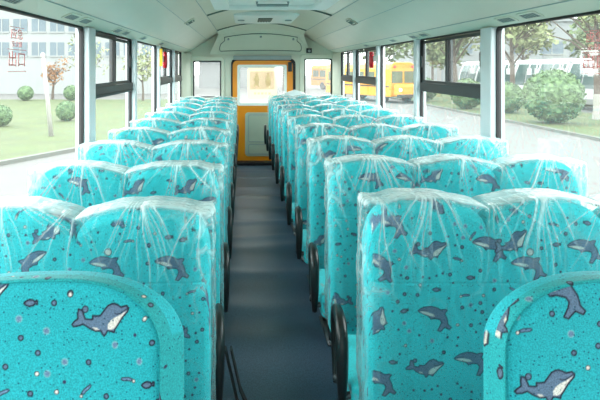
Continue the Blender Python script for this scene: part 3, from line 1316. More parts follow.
# ceiling crown
m = MB()
crown = [Lp[-1]] + Ap + [Rp[0]]
def sweep(m, poly, y0, y1, mi=0):
    n = len(poly)
    m.add([(x, y0, z) for x, z in poly] + [(x, y1, z) for x, z in poly], [(i, i + 1, n + i + 1, n + i) for i in range(n - 1)], mi)
sweep(m, crown, YFRONT, YC)
sweep(m, [(x, z + 0.05) for x, z in crown], YFRONT, YREAR)
o = struct(m.build('ceiling', M['ceil'], smooth=True, fix=False))
# seams across the crown
for i, y in enumerate((1.6, 3.9, 6.06, YC - 0.015)):
    m = MB()
    m.tube([(x, y, z - 0.004) for x, z in crown], 0.012, 6)
    struct(m.build('trim_%d' % (i + 1), M['seam'], smooth=True))
# duct panels
for sd, pr in (('left', Lp), ('right', Rp)):
    m = MB()
    sweep(m, pr[1:] if sd == 'left' else pr[:-1], YFRONT, YREAR)
    struct(m.build('ceiling_duct_' + sd, M['duct'], fix=False))
    m = MB()
    a, b = (pr[0], pr[1]) if sd == 'left' else (pr[-2], pr[-1])
    sweep(m, [a, b], YFRONT, YREAR)
    struct(m.build('trim_vent_rail_' + sd, M['wall'], fix=False))
    # seam line on the duct, seam between rail and duct, edge to crown
    for t_, rad in ((0.56, 0.0022), (0.985, 0.004)):
        p, q = (pr[2], pr[3]) if sd == 'left' else (pr[1], pr[0])
        x, z = p[0] + (q[0] - p[0]) * t_, p[1] + (q[1] - p[1]) * t_
        mm = MB()
        mm.tube([(x, YFRONT, z), (x, YREAR - 0.55, z)], rad, 6)
        struct(mm.build('trim_seam_' + sd, M['grey']))
    x, z = (pr[1] if sd == 'left' else pr[-2])
    mm = MB()
    mm.tube([(x, YFRONT, z), (x, YREAR - 0.1, z)], 0.0035, 6)
    struct(mm.build('trim_edge_' + sd, M['grey']))

# rear dome: slopes from crown down to rear wall header
m = MB()
ZH = EYE + 0.225
n = len(crown)
top = [(x, YC, z) for x, z in crown]
mid = [(x, 8.85, EYE + 0.30 + (z - EYE - 0.30) * 0.80) for x, z in crown]
bot = [(CX + (x - CX) * 1.25, YREAR - 0.02, ZH) for x, z in crown]
m.add(top + mid + bot, [(i, i + 1, n + i + 1, n + i) for i in range(n - 1)] + [(n + i, n + i + 1, 2 * n + i + 1, 2 * n + i) for i in range(n - 1)])
struct(m.build('ceiling_rear_dome', M['wall'], smooth=False, fix=False))


def on_dome(x, f):
    """point on the lower dome face: f=0 at mid, 1 at bottom"""
    t = (x - CX) / 0.675
    zc = EYE + 0.575 + 0.115 * (1 - min(1, t * t))
    zm = EYE + 0.30 + (zc - EYE - 0.30) * 0.80
    return Vector((x, 8.85 + f * (YREAR - 0.02 - 8.85), zm + f * (ZH - zm)))


# access panel on the dome
rt = empty('access_panel', on_dome(CX, 0.5))
tag(rt, 'trapezoid pale green access panel with dark outline above the rear door', 'access panel')
m = MB()
N_ = 26
base = on_dome(CX, 0.5)
edge = []
topx, botx, f0, f1 = 0.58, 0.74, 0.16, 0.82
pts2 = []
for k in range(9):
    pts2.append((CX - topx + 2 * topx * k / 8, f0))
for k in range(7):
    a = k / 6 * PI / 2
    pts2.append((CX + topx + (botx - topx) * (k / 6) ** 0.5 * 1.0 - (0.09 * (1 - math.cos(a))), f0 + (f1 - f0) * (0.25 + 0.75 * math.sin(a))))
for k in range(9):
    pts2.append((CX + (botx - 0.12) - 2 * (botx - 0.12) * k / 8, f1))
for k in range(6, -1, -1):
    a = k / 6 * PI / 2
    pts2.append((CX - (topx + (botx - topx) * (k / 6) ** 0.5 - (0.09 * (1 - math.cos(a)))), f0 + (f1 - f0) * (0.25 + 0.75 * math.sin(a))))
nrm = Vector((0, -0.64, -0.77)).normalized()
P3 = [on_dome(x, f) - base + nrm * 0.006 for x, f in pts2]
m.tube(P3 + [P3[0]], 0.0055, 6)
m.build('panel_outline', M['seam'], rt)
m = MB()
rows_ = 8
vs, fs = [], []
for r in range(rows_ + 1):
    f = f0 + 0.02 + (f1 - f0 - 0.04) * r / rows_
    hwid = topx + (botx - topx) * min(1, r / rows_ * 1.6) - 0.12 * max(0, (r - 6) / 2)
    for k in range(13):
        x = CX - hwid + 2 * hwid * k / 12
        vs.append(on_dome(x, f) - base + nrm * 0.004)
for r in range(rows_):
    for k in range(12):
        fs.append((r * 13 + k, r * 13 + k + 1, r * 13 + k + 14, r * 13 + k + 13))
m.add(vs, fs)
m.build('panel_face', M['wall'], rt, fix=False)
for x in (CX - 0.52, CX, CX + 0.52):
    m = MB()
    p = on_dome(x, 0.27) - base + nrm * 0.008
    m.tube([p - nrm * 0.008, p + nrm * 0.012], 0.018, 10)
    m.build('lock', M['grey'], rt)

# black camera box on the dome
p = on_dome(1.08, 0.82)
rt = empty('monitor_camera', p)
tag(rt, 'small dark square camera on the rear dome, beside the access panel', 'camera')
m = MB()
m.box(-0.045, 0.045, -0.07, -0.005, -0.035, 0.045)
m.build('housing', M['black'], rt, bevel=0.006)
m = MB()
m.tube([(0, -0.068, 0.0), (0, -0.085, 0.0)], 0.022, 12)
m.build('lens', M['grey'], rt, smooth=False)

# rear wall with openings for door and two windows
DX0, DX1, DZ0, DZ1 = -0.185, 0.84, 0.02, 1.715
WL = (-0.83, -0.36, 1.09, 1.70)
WR = (1.015, 1.475, 1.09, 1.735)
m = MB()
ya, yb = YREAR, YREAR + 0.06
m.box(XL, DX0, ya, yb, 0, WL[2])
m.box(XL, WL[0], ya, yb, WL[2], WL[3])
m.box(WL[1], DX0, ya, yb, WL[2], WL[3])
m.box(XL, DX0, ya, yb, WL[3], 2.3)
m.box(DX0, DX1, ya, yb, DZ1, 2.3)
m.box(DX1, XR, ya, yb, 0, WR[2])
m.box(DX1, WR[0], ya, yb, WR[2], WR[3])
m.box(WR[1], XR, ya, yb, WR[2], WR[3])
m.box(DX1, XR, ya, yb, WR[3], 2.3)
struct(m.build('wall_rear', M['wall']))
# corner fillets
for sd, x0, x1 in (('left', XL, XL + 0.10), ('right', XR - 0.02, XR)):
    m = MB()
    if sd == 'left':
        m.prism([(XL, YREAR - 0.35), (XL + 0.03, YREAR - 0.2), (XL + 0.09, YREAR - 0.05), (XL + 0.11, YREAR), (XL, YREAR)], 'z', SILL, EYE + 0.24)
    else:
        m.prism([(XR, YREAR - 0.35), (XR - 0.02, YREAR - 0.2), (XR - 0.045, YREAR - 0.05), (XR - 0.05, YREAR), (XR, YREAR)], 'z', SILL, EYE + 0.24)
    struct(m.build('trim_corner_' + sd, M['wall'], smooth=False))
for (a, b, c, d), nm in ((WL, 'window_%d' % wn), (WR, 'window_%d' % (wn + 1))):
    w = struct(empty(nm, ((a + b) / 2, YREAR, c)))
    hw, H = (b - a) / 2, d - c
    m = MB()
    m.ring(rrect(-hw - 0.075, hw + 0.055, -0.09, H + 0.075, 0.09), rrect(-hw, hw, 0, H, 0.02), 'y', -0.03, 0.0)
    m.build('surround', M['wall'], w, bevel=0.008)
    m = MB()
    m.ring(rrect(-hw, hw, 0, H, 0.02), rrect(-hw + 0.02, hw - 0.02, 0.02, H - 0.02, 0.02), 'y', -0.015, 0.03)
    m.build('frame', M['alu'], w)
    m = MB()
    m.add([(-hw + 0.018, 0.01, 0.018), (hw - 0.018, 0.01, 0.018), (hw - 0.018, 0.01, H - 0.018), (-hw + 0.018, 0.01, H - 0.018)], [(0, 1, 2, 3)])
    m.build('pane', M['rear_glass'], w, fix=False)

# rear emergency door
dr = struct(empty('door_1', ((DX0 + DX1) / 2, YREAR, DZ0)))
tag(dr, 'orange emergency door at the rear end of the aisle')
dhw, dH = (DX1 - DX0) / 2, DZ1 - DZ0
GX0, GX1, GZ0, GZ1 = -0.095 - 0.3275, 0.725 - 0.3275, 0.955 - DZ0, 1.635 - DZ0
m = MB()
m.ring(rrect(-dhw - 0.012, dhw + 0.03, -0.0, dH + 0.022, 0.09), rrect(-dhw + 0.012, dhw - 0.012, 0.006, dH - 0.012, 0.08), 'y', -0.03, 0.02)
m.build('seal', M['rubber'], dr)
m = MB()
m.ring(rrect(-dhw + 0.010, dhw - 0.010, 0.004, dH - 0.010, 0.08), rrect(GX0, GX1, GZ0, GZ1, 0.03), 'y', -0.02, 0.03)
m.build('leaf', M['orange'], dr)
m = MB()
m.ring(rrect(GX0, GX1, GZ0, GZ1, 0.03), rrect(GX0 + 0.04, GX1 - 0.04, GZ0 + 0.05, GZ1 - 0.04, 0.03), 'y', -0.028, 0.02)
m.build('window_frame', M['white'], dr)
m = MB()
m.add([(GX0 + 0.02, 0.005, GZ0 + 0.02), (GX1 - 0.02, 0.005, GZ0 + 0.02), (GX1 - 0.02, 0.005, GZ1 - 0.02), (GX0 + 0.02, 0.005, GZ1 - 0.02)], [(0, 1, 2, 3)])
m.build('pane', M['rear_glass'], dr, fix=False)
m = MB()
pl, prr = 0.035 - 0.3275, 0.70 - 0.3275
m.prism(rrect(pl, prr, 0.10, 0.845 - DZ0, 0.05), 'y', -0.03, -0.019)
lp = m.build('lower_panel', M['door_panel'], dr, bevel=0.004)
m = MB()
for z0, z1 in ((0.13, 0.30), (0.335, 0.79)):
    m.ring(rrect(pl + 0.05, prr - 0.05, z0, z1, 0.03), rrect(pl + 0.062, prr - 0.062, z0 + 0.012, z1 - 0.012, 0.025), 'y', -0.036, -0.029)
m.build('moulding', M['grey'], lp)
m = MB()
m.box(dhw - 0.095, dhw - 0.03, -0.06, -0.02, 1.50, 1.66)
m.build('handle', M['black'], dr, bevel=0.01)
# door header bar
m = MB()
m.box(-0.16, 0.80, YREAR - 0.07, YREAR - 0.002, EYE + 0.135, EYE + 0.205)
o = m.build('door_header_box', M['grey'], bevel=0.012)
tag(o, 'grey metal header box mounted above the orange rear door', 'header box')
# sill step in front of the door
m = MB()
m.box(DX0 - 0.05, DX1 + 0.1, YREAR - 0.22, YREAR - 0.03, 0.002, 0.05)
struct(m.build('trim_step', M['rubber'], bevel=0.01))

# pictogram sticker on the rear door glass
st = empty('window_sticker', (0.32, YREAR - 0.0, 1.325))
tag(st, 'faded square sticker with two walking children on the rear door glass', 'sticker')
m = MB()
m.prism(rrect(-0.245, 0.245, -0.26, 0.26, 0.03), 'y', -0.001, 0.002)
m.build('backing', M['sticker'], st)
m = MB()
m.prism(rrect(-0.205, 0.205, -0.10, 0.20, 0.01), 'y', -0.003, -0.001)
m.build('print_panel', M['sticker_pink'], st)
for i, s in enumerate((-1, 1)):
    m = MB()
    bx = s * 0.095
    m.prism([(bx + 0.028 * math.cos(t), 0.145 + 0.03 * math.sin(t)) for t in np.linspace(0, 2 * PI, 14, endpoint=False)], 'y', -0.005, -0.003)
    if s < 0:
        pts = [(-.035, .11), (.035, .11), (.05, .03), (.035, .025), (.028, .05), (.03, 0.0), (.045, -.07), (.022, -.07), (0, -.015), (-.03, -.07), (-.055, -.065), (-.03, 0), (-.03, .05), (-.055, .03), (-.065, .04)]
    else:
        pts = [(-.03, .11), (.03, .11), (.06, .05), (.05, .035), (.028, .06), (.055, -.02), (.022, -.02), (.035, -.07), (.012, -.07), (0, -.02), (-.012, -.07), (-.036, -.07), (-.02, -.02), (-.055, -.02), (-.028, .06), (-.05, .035), (-.06, .05)]
    m.prism([(bx + a, b) for a, b in pts], 'y', -0.005, -0.003)
    m.build('pictogram', M['sticker'], st)
m = MB()
for k in range(5):
    m.box(-0.14 + k * 0.06, -0.10 + k * 0.06, -0.003, -0.001, -0.185, -0.15)
m.build('print_line', M['sticker_pink'], st)

# red stickers on the near side windows (mirrored lettering reads from outside)
def txt(body, size, parent, loc, rot, sx=1):
    cu = bpy.data.curves.new('lettering', 'FONT')
    cu.body = body
    cu.size = size
    cu.align_x = 'CENTER'
    cu.align_y = 'CENTER'
    cu.extrude = 0.0005
    cu.materials.append(M['redtext'])
    o = bpy.data.objects.new('lettering', cu)
    COL.objects.link(o)
    o.parent = parent
    o.location = loc
    o.rotation_euler = rot
    bpy.context.view_layer.update()
    me = bpy.data.meshes.new_from_object(o.evaluated_get(bpy.context.evaluated_depsgraph_get()))
    o2 = bpy.data.objects.new('lettering', me)
    COL.objects.link(o2)
    o2.parent = parent
    o2.location = loc
    o2.rotation_euler = rot
    o2.scale = (1.35, 1, 1)
    bpy.data.objects.remove(o)
    return o2


def red_sticker(xw, yc, zc, s, label):
    """s: +1 left wall (inside is +x)"""
    r = empty('exit_sticker', (xw, yc, zc))
    tag(r, label, 'sticker', 'red exit stickers on the side windows')
    rot = (PI / 2, 0, PI / 2 if s > 0 else -PI / 2)
    x = s * 0.004
    txt('应急', 0.050, r, (x, 0.0, 0.058), rot)
    txt('安全窗', 0.028, r, (x, 0.0, 0.016), rot)
    txt('出口', 0.072, r, (x, 0.0, -0.052), rot)
    for z, hw in ((0.09, 0.075), (-0.006, 0.10), (-0.10, 0.10)):
        m = MB()
        m.box(x - 0.0006, x + 0.0006, -hw, hw, z - 0.0012, z + 0.0012)
        m.build('ruled_line', M['redtext'], r)
    return r


# ------------------------------------------------------------------ fittings along the duct
def rail_point(sd, t=0.5):
    pr = Lp if sd == 'left' else Rp
    a, b = (pr[0], pr[1]) if sd == 'left' else (pr[-1], pr[-2])
    return (a[0] + (b[0] - a[0]) * t, a[1] + (b[1] - a[1]) * t)


def air_vent(sd, y, label):
    x, z = rail_point(sd, 0.5)
    ang = math.atan2(0.046, 0.10)
    r = empty('air_vent', (x, y, z))
    r.rotation_euler = (0, -ang if sd == 'left' else ang, 0)
    tag(r, label, 'air vent', 'air vents in the %s overhead rail' % ('lawn-side' if sd == 'left' else 'coach-side'))
    m = MB()
    m.ring(rrect(-0.034, 0.034, -0.10, 0.10, 0.02, 3), rrect(-0.022, 0.022, -0.082, 0.082, 0.012, 3), 'z', -0.005, 0.0)
    m.build('frame', M['wall'], r)
    m = MB()
    m.prism(rrect(-0.023, 0.023, -0.083, 0.083, 0.012, 3), 'z', -0.002, 0.0)
    m.build('opening', M['seam'], r)
    m = MB()
    for k in range(6):
        yy = -0.07 + k * 0.028
        m.box(-0.021, 0.021, yy - 0.004, yy + 0.004, -0.0045, -0.002)
    m.build('louvre', M['grey'], r)


def ordn(i):
    return ['nearest', 'second', 'third', 'fourth', 'fifth', 'sixth', 'seventh', 'eighth'][i]


for i, d in enumerate((3.15, 4.25, 4.62, 5.8, 6.2, 7.3, 8.9)):
    air_vent('left', d * P, f'slotted air vent in the rail above the lawn-side windows, {ordn(i)} from the windscreen')
for i, d in enumerate((4.13, 4.5, 6.55, 6.95, 7.9, 9.6)):
    air_vent('right', d * P, f'slotted air vent in the rail above the coach-side windows, {ordn(i)} from the windscreen')


def duct_point(sd, t):
    pr = Lp if sd == 'left' else Rp
    a, b = (pr[2], pr[3]) if sd == 'left' else (pr[1], pr[0])
    return (a[0] + (b[0] - a[0]) * t, a[1] + (b[1] - a[1]) * t)


slope = math.atan2(Lp[3][1] - Lp[2][1], Lp[3][0] - Lp[2][0])
for sd, label in (('left', 'small square speaker on the overhead duct panel, lawn side'), ('right', 'small square speaker on the overhead duct panel, coach side')):
    x, z = duct_point(sd, 0.64)
    r = empty('duct_speaker', (x, 5.75, z))
    r.rotation_euler = (0, -slope if sd == 'left' else slope, 0)
    tag(r, label, 'speaker')
    m = MB()
    m.prism(rrect(-0.055, 0.055, -0.10, 0.10, 0.02, 3), 'z', -0.014, 0.0)
    m.build('housing', M['duct'], r, bevel=0.003)
    m = MB()
    m.ring(rrect(-0.045, 0.045, -0.09, 0.09, 0.02, 3), rrect(-0.036, 0.036, -0.08, 0.08, 0.02, 3), 'z', -0.017, -0.013)
    m.box(-0.02, 0.02, -0.05, 0.05, -0.018, -0.013)
    m.build('grille', M['seam'], r)

# roof units on the crown
def crown_z(x):
    t = (x - CX) / 0.675
    return EYE + 0.575 + 0.115 * (1 - t * t)


r = empty('ceiling_ventilator', (CX, 7.35, crown_z(CX)))
tag(r, 'rectangular white ceiling unit with centre grille and two small lamps', 'ceiling ventilator')
m = MB()
m.box(-0.40, 0.40, -0.62, 0.62, -0.06, 0.0)
m.build('housing', M['white'], r, bevel=0.02)
m = MB()
m.box(-0.09, 0.09, -0.28, 0.22, -0.066, -0.058)
for k in range(5):
    m.box(-0.085 + k * 0.036, -0.07 + k * 0.036, -0.27, 0.21, -0.072, -0.066)
m.build('grille', M['seam'], r)
for s in (-1, 1):
    m = MB()
    m.tube([(s * 0.31, 0, -0.060), (s * 0.31, 0, -0.072)], 0.045, 14)
    m.build('lamp', M['grey'], r)
r = empty('roof_hatch', (CX, 5.2, crown_z(CX)))
tag(r, 'white framed roof hatch in the ceiling closer to the windscreen', 'roof hatch')
m = MB()
m.ring(rrect(-0.60, 0.60, -0.66, 0.66, 0.08), rrect(-0.42, 0.42, -0.52, 0.52, 0.06), 'z', -0.085, 0.0)
m.build('frame', M['white'], r, bevel=0.015)
m = MB()
m.prism(rrect(-0.425, 0.425, -0.525, 0.525, 0.06), 'z', -0.05, -0.03)
m.build('lid', M['lamp'], r)
m = MB()
m.tube([(-0.15, 0.2, -0.05), (-0.15, 0.2, -0.085), (0.15, 0.2, -0.085), (0.15, 0.2, -0.05)], 0.014, 8)
m.build('handle', M['grey'], r)

# hammers on the posts
for sd, xi, s, y, lab in (('left', XL, 1, 6.55, 'red emergency hammer on the window post, lawn side'), ('right', XR, -1, 6.45, 'red emergency hammer on the window post, coach side')):
    r = empty('emergency_hammer', (xi + s * 0.05, y, EYE + 0.11))
    tag(r, lab, 'emergency hammer')
    m = MB()
    m.tube([(0, 0, -0.11), (0, 0, -0.05), (0, 0, 0.03), (0, 0, 0.07)], [0.022, 0.028, 0.026, 0.022], 10)
    m.build('handle', M['red'], r, smooth=True)
    m = MB()
    m.tube([(0, -0.055, 0.06), (0, -0.035, 0.06), (0, 0.035, 0.06), (0, 0.055, 0.06)], [0.006, 0.02, 0.02, 0.006], 10)
    m.build('head', M['red'], r)
    m = MB()
    m.box(-0.03 if s > 0 else 0.015, -0.015 if s > 0 else 0.03, -0.26, 0.03, -0.04, 0.03)
    m.build('bracket', M['white'], r)
o = MB()
o.box(XL + 0.027, XL + 0.058, 6.262, 6.275, EYE + 0.02, EYE + 0.215)
o = o.build('yellow_strip', M['yellow'])
tag(o, 'yellow plastic strip on the window post beside the red hammer', 'strip')

# white wrapped bundle behind the last bench
r = empty('wrapped_cushion', (0.80, 8.66, 0))
tag(r, 'white film-wrapped cushion standing behind the last bench near the rear door', 'wrapped cushion')
m = MB()
vs, fs = [], []
nu, nv = 28, 22
for j in range(nv + 1):
    t = j / nv
    z = 0.002 + 1.245 * t
    prof_ = (1 - max(0, (t - 0.92) / 0.08) ** 2.4) ** 0.42 if t < 1 else 0.02
    for i in range(nu):
        a = 2 * PI * i / nu
        ca, sa = math.cos(a), math.sin(a)
        wob = 1 + 0.05 * math.sin(5 * a + 6 * t) + 0.03 * math.sin(11 * a - 9 * t)
        vs.append((0.17 * prof_ * wob * math.copysign(abs(ca) ** 0.6, ca), 0.10 * prof_ * wob * math.copysign(abs(sa) ** 0.6, sa), z))
for j in range(nv):
    for i in range(nu):
        fs.append((j * nu + i, j * nu + (i + 1) % nu, (j + 1) * nu + (i + 1) % nu, (j + 1) * nu + i))
fs.append(tuple(range(nu - 1, -1, -1)))
fs.append(tuple(nv * nu + i for i in range(nu)))
m.add(vs, fs)
m.build('cushion_body', mat('milky_wrapping', srgb(214, 226, 228), 0.3, coat=0.4), r, smooth=True)
m = MB()
for z in (0.35, 0.8):
    m.tube([(0.185 * math.copysign(abs(math.cos(a)) ** 0.6, math.cos(a)), 0.112 * math.copysign(abs(math.sin(a)) ** 0.6, math.sin(a)), z) for a in np.linspace(0, 2 * PI, 25)], 0.008, 6)
m.build('tape_band', M['white'], r)

red_sticker(XL - 0.02, 2.42, EYE + 0.085, 1, 'red lettered exit sticker on the window pane, lawn side')
red_sticker(XR - 0.0 + 0.02, 2.46, EYE + 0.075, -1, 'red lettered exit sticker on the window pane, coach side')

# front end of the bus (behind the camera): windscreen wall
m = MB()
m.box(XL - 0.06, XR + 0.06, YFRONT - 0.06, YFRONT, -0.12, 0.55)
m.box(XL - 0.06, XR + 0.06, YFRONT - 0.06, YFRONT, 2.05, 2.32)
m.box(XL - 0.06, XL + 0.08, YFRONT - 0.06, YFRONT, 0.55, 2.05)
m.box(XR - 0.08, XR + 0.06, YFRONT - 0.06, YFRONT, 0.55, 2.05)
struct(m.build('wall_front', M['wall']))
M['screen'] = glass_mat('darkened_windscreen', tint=(0.30, 0.33, 0.32), veil=0.02)  # unseen pane, darkened to weaken the light from the front
w = struct(empty('window_%d' % (wn + 2), (CX, YFRONT - 0.03, 0.55)))
m = MB()
m.add([(XL + 0.08 - CX, 0, 0), (XR - 0.08 - CX, 0, 0), (XR - 0.08 - CX, 0, 1.5), (XL + 0.08 - CX, 0, 1.5)], [(0, 1, 2, 3)])
m.build('pane', M['screen'], w, fix=False)
# outer roof
m = MB()
m.box(XL - 0.06, XR + 0.06, YFRONT, YREAR + 0.1, 2.33, 2.38)
struct(m.build('ceiling_roof_skin', M['wall']))

# ------------------------------------------------------------------ outdoors
m = MB()
m.add([(-160, -60, GZ), (160, -60, GZ), (160, 200, GZ), (-160, 200, GZ)], [(0, 1, 2, 3)])
struct(m.build('ground', M['asphalt'], fix=False))


def slab(name, poly, z0, z1, mt):
    m = MB()
    m.prism(poly, 'z', z0, z1)
    return m.build(name, mt)


lawnL = [(-90, -20), (-15.9, -5.0), (-6.3, 14.6), (-5.0, 17.3), (-1.0, 26.0), (-1.0, 44), (-90, 44)]
lawnR = [(12.4, 4), (12.4, 58), (19.0, 58), (19.0, 4)]
for nm, poly, lab in (('lawn_left', lawnL, 'wide mown lawn beyond the pavement, in front of the white building'), ('lawn_right', lawnR, 'narrow grass strip with clipped bushes in front of the coaches')):
    o = slab(nm, poly, GZ - 0.05, GZ + 0.06, M['lawn'])
    o['kind'] = 'structure'


def kerb(name, pts):
    m = MB()
    for i in range(len(pts) - 1):
        a, b = Vector((*pts[i], 0)), Vector((*pts[i + 1], 0))
        t = (b - a).normalized()
        nn = Vector((-t.y, t.x, 0)) * 0.09
        m.prism([(a - nn)[:2], (b - nn)[:2], (b + nn)[:2], (a + nn)[:2]], 'z', GZ - 0.02, GZ + 0.11)
    return struct(m.build(name, M['kerb']))


kerb('trim_kerb_left', [(-15.9, -5.0), (-6.3, 14.6), (-5.0, 17.3), (-1.0, 26.0), (-1.0, 44)])
kerb('trim_kerb_right', [(12.4, 4), (12.4, 58)])

# plants
def leaf_cloud(rnd, cx, cy, cz, rx, ry, rz, n, size, shellk=0.55):
    vs, fs = [], []
    for i in range(n):
        u = rnd.uniform(-1, 1)
        a = rnd.uniform(0, 2 * PI)
        k = rnd.uniform(shellk, 1.0) ** 0.6
        s = math.sqrt(1 - u * u)
        c = Vector((cx + rx * k * s * math.cos(a), cy + ry * k * s * math.sin(a), cz + rz * k * u))
        d1 = Vector((rnd.gauss(0, 1), rnd.gauss(0, 1), rnd.gauss(0, 1))).normalized()
        d2 = d1.cross(Vector((rnd.gauss(0, 1), rnd.gauss(0, 1), rnd.gauss(0, 1)))).normalized()
        h = size * rnd.uniform(0.6, 1.3)
        o = len(vs)
        vs += [c - d1 * h, c + d2 * h * 0.55, c + d1 * h, c - d2 * h * 0.55]
        fs.append((o, o + 1, o + 2, o + 3))
    return vs, fs


def bush(x, y, r, seed, label, zs=0.95):
    rnd = random.Random(seed)
    o = empty('clipped_bush', (x, y, GZ + 0.05))
    tag(o, label, 'bush', 'clipped round bushes on the grass')
    m = MB()
    # dense core with lumpy skin
    vs, fs = [], []
    nu, nv = 26, 16
    for j in range(nv + 1):
        th = PI * j / nv
        for i in range(nu):
            a = 2 * PI * i / nu
            rr_ = r * (0.92 + 0.07 * math.sin(5 * a + j) * math.sin(th) + rnd.uniform(-0.03, 0.03))
            vs.append((rr_ * math.sin(th) * math.cos(a), rr_ * math.sin(th) * math.sin(a), r * zs + rr_ * zs * math.cos(th)))
    for j in range(nv):
        for i in range(nu):
            fs.append((j * nu + i, j * nu + (i + 1) % nu, (j + 1) * nu + (i + 1) % nu, (j + 1) * nu + i))
    m.add(vs, fs)
    v2, f2 = leaf_cloud(rnd, 0, 0, r * zs, r, r, r * zs, 1400, r * 0.07, 0.88)
    m.add(v2, f2)
    m.build('foliage', M['bush'], o, fix=False)
    m = MB()
    m.tube([(0, 0, -0.02), (0, 0, r * 0.6)], r * 0.1, 8)
    m.build('stem', M['bark'], o)
    return o


bush(13.95, 25.2, 1.28, 1, 'largest clipped round bush on the strip in front of the white coaches')
bush(13.6, 34.0, 0.98, 2, 'mid-sized clipped round bush seen below the sliding window transom')
bush(14.6, 31.0, 0.9, 3, 'round bush beside the window post, behind the largest one')
bush(13.6, 42.0, 0.95, 21, 'small far round bush next to the yellow bus')
bush(-8.25, 26.2, 0.50, 4, 'small round bush on the lawn, right of the leaning white post')
bush(-10.3, 23.8, 0.48, 5, 'small round bush on the lawn at the picture edge')
bush(-13.1, 42.8, 0.62, 6, 'far round bush in front of the facade, beside the bare tree')
bush(-16.5, 42.5, 0.6, 7, 'far round bush in front of the facade, lowest and outermost')


def tree(x, y, h, cr, seed, label, lm, n=1500, size=0.30, lime=True, group=None, ccz=0.68, rz=0.36, trunk=0.16):
    rnd = random.Random(seed)
    o = empty('street_tree', (x, y, GZ + 0.03))
    tag(o, label, 'tree', group)
    m = MB()
    lean = rnd.uniform(-0.25, 0.25)
    m.tube([(0, 0, -0.05), (0.02, 0, 0.6), (lean * 0.3, 0, h * 0.32), (lean * 0.8, 0.1, h * 0.55), (lean, 0.1, h * 0.78)], [trunk * 1.25, trunk, trunk * 0.8, trunk * 0.5, trunk * 0.2], 9, 0)
    for k in range(9):
        a = rnd.uniform(0, 2 * PI)
        z0 = h * rnd.uniform(0.33, 0.6)
        L_ = cr * rnd.uniform(0.55, 0.95)
        m.tube([(lean * 0.4, 0, z0), (lean * 0.4 + L_ * 0.5 * math.cos(a), L_ * 0.5 * math.sin(a), z0 + L_ * 0.45), (lean * 0.4 + L_ * math.cos(a), L_ * math.sin(a), z0 + L_ * rnd.uniform(0.6, 1.1))],
               [trunk * 0.42, trunk * 0.25, trunk * 0.08], 6, 0)
    t_ = m.build('trunk', M['bark'], o)
    if lime:
        m = MB()
        m.tube([(0, 0, 0.0), (0.02, 0, 0.6), (lean * 0.12, 0, 1.25)], [trunk * 1.3, trunk * 1.06, trunk * 1.0], 10)
        m.build('whitewash_band', M['lime'], t_)
    m = MB()
    v, f = [], []
    for c in range(7):
        a = rnd.uniform(0, 2 * PI)
        q = cr * rnd.uniform(0.15, 0.55)
        vv, ff = leaf_cloud(rnd, lean + q * math.cos(a), q * math.sin(a), h * ccz + rnd.uniform(-0.5, 0.5) * h * rz * 1.0, cr * 0.6, cr * 0.6, h * rz * 0.62, n // 7, size, 0.2)
        m.add(vv, ff)
    m.build('crown', lm, o, fix=False)
    return o


RG = 'whitewashed trees on the coach side'
tree(15.4, 32.0, 7.5, 2.6, 11, 'slim tree with whitewashed trunk left of the largest bush', M['leaf_pale'], 1700, 0.2, group=RG, ccz=0.84, rz=0.30)
tree(17.1, 27.0, 7.5, 2.4, 12, 'tree with thick whitewashed trunk right of the largest bush', M['leaf_pale'], 1700, 0.2, group=RG, trunk=0.2, ccz=0.84, rz=0.30)
tree(14.8, 39.0, 7.0, 2.5, 13, 'tree with whitewashed trunk behind the sliding window, near the mid-sized bush', M['leaf_pale'], 1700, 0.22, group=RG, trunk=0.2, ccz=0.84, rz=0.30)
tree(17.2, 46.0, 7.5, 3.0, 14, 'leafy tree between the far coaches and the yellow bus', M['leaf'], 1300, 0.28, group=RG)
tree(12.9, 54.0, 8.0, 3.2, 15, 'leafy tree rising behind the yellow school bus', M['leaf'], 1300, 0.3, group=RG)
tree(21.0, 62.0, 9.0, 4.2, 16, 'broad dull green tree behind the coach row, second from the yellow bus', M['leaf'], 1500, 0.36, lime=False, group='background trees behind the coaches')
tree(31.0, 62.0, 9.5, 4.4, 17, 'broad pale tree behind the coach row, above the coach roofs', M['leaf_pale'], 1500, 0.36, lime=False, group='background trees behind the coaches')
tree(40.0, 60.0, 9.5, 4.6, 18, 'broad dull green tree behind the coach row at the picture edge', M['leaf'], 1500, 0.36, lime=False, group='background trees behind the coaches')
tree(4.5, 62.0, 8.5, 3.4, 19, 'pale tree beyond the rear end of the bus', M['leaf_pale'], 1300, 0.34, lime=False, group='background trees behind the coaches')
tree(-15.3, 45.0, 3.3, 1.1, 22, 'orange-brown leafed tree in front of the white facade', M['leaf_brown'], 420, 0.13, lime=False, group='thin trees on the lawn', trunk=0.1)
tree(-19.8, 40.5, 5.0, 1.8, 23, 'thin nearly bare tree beside the orange-brown one, at the picture edge', M['leaf_pale'], 170, 0.16, lime=False, group='thin trees on the lawn', trunk=0.1)
tree(-12.2, 43.0, 5.0, 2.0, 24, 'thin nearly bare tree by the first window post on the lawn side', M['leaf_pale'], 220, 0.16, lime=False, group='thin trees on the lawn', trunk=0.1)
tree(-7.6, 42.5, 4.0, 1.5, 25, 'pale shrubby tree behind the sliding window on the lawn side', M['leaf_pale'], 360, 0.16, lime=False, group='thin trees on the lawn', trunk=0.08)

# leaning white post on the lawn
r = empty('lawn_post', (-6.95, 20.3, GZ + 0.05))
tag(r, 'leaning white post standing on the lawn between the two small bushes', 'post')
m = MB()
m.tube([(0, 0, -0.03), (-0.14, 0, 1.4), (-0.30, 0, 2.9)], [0.085, 0.075, 0.065], 12)
m.build('shaft', M['lime'], r, smooth=True)
m = MB()
m.tube([(-0.30, 0, 2.88), (-0.31, 0, 2.98), (-0.315, 0, 3.04)], [0.085, 0.085, 0.04], 12)
m.build('cap', M['lime'], r)

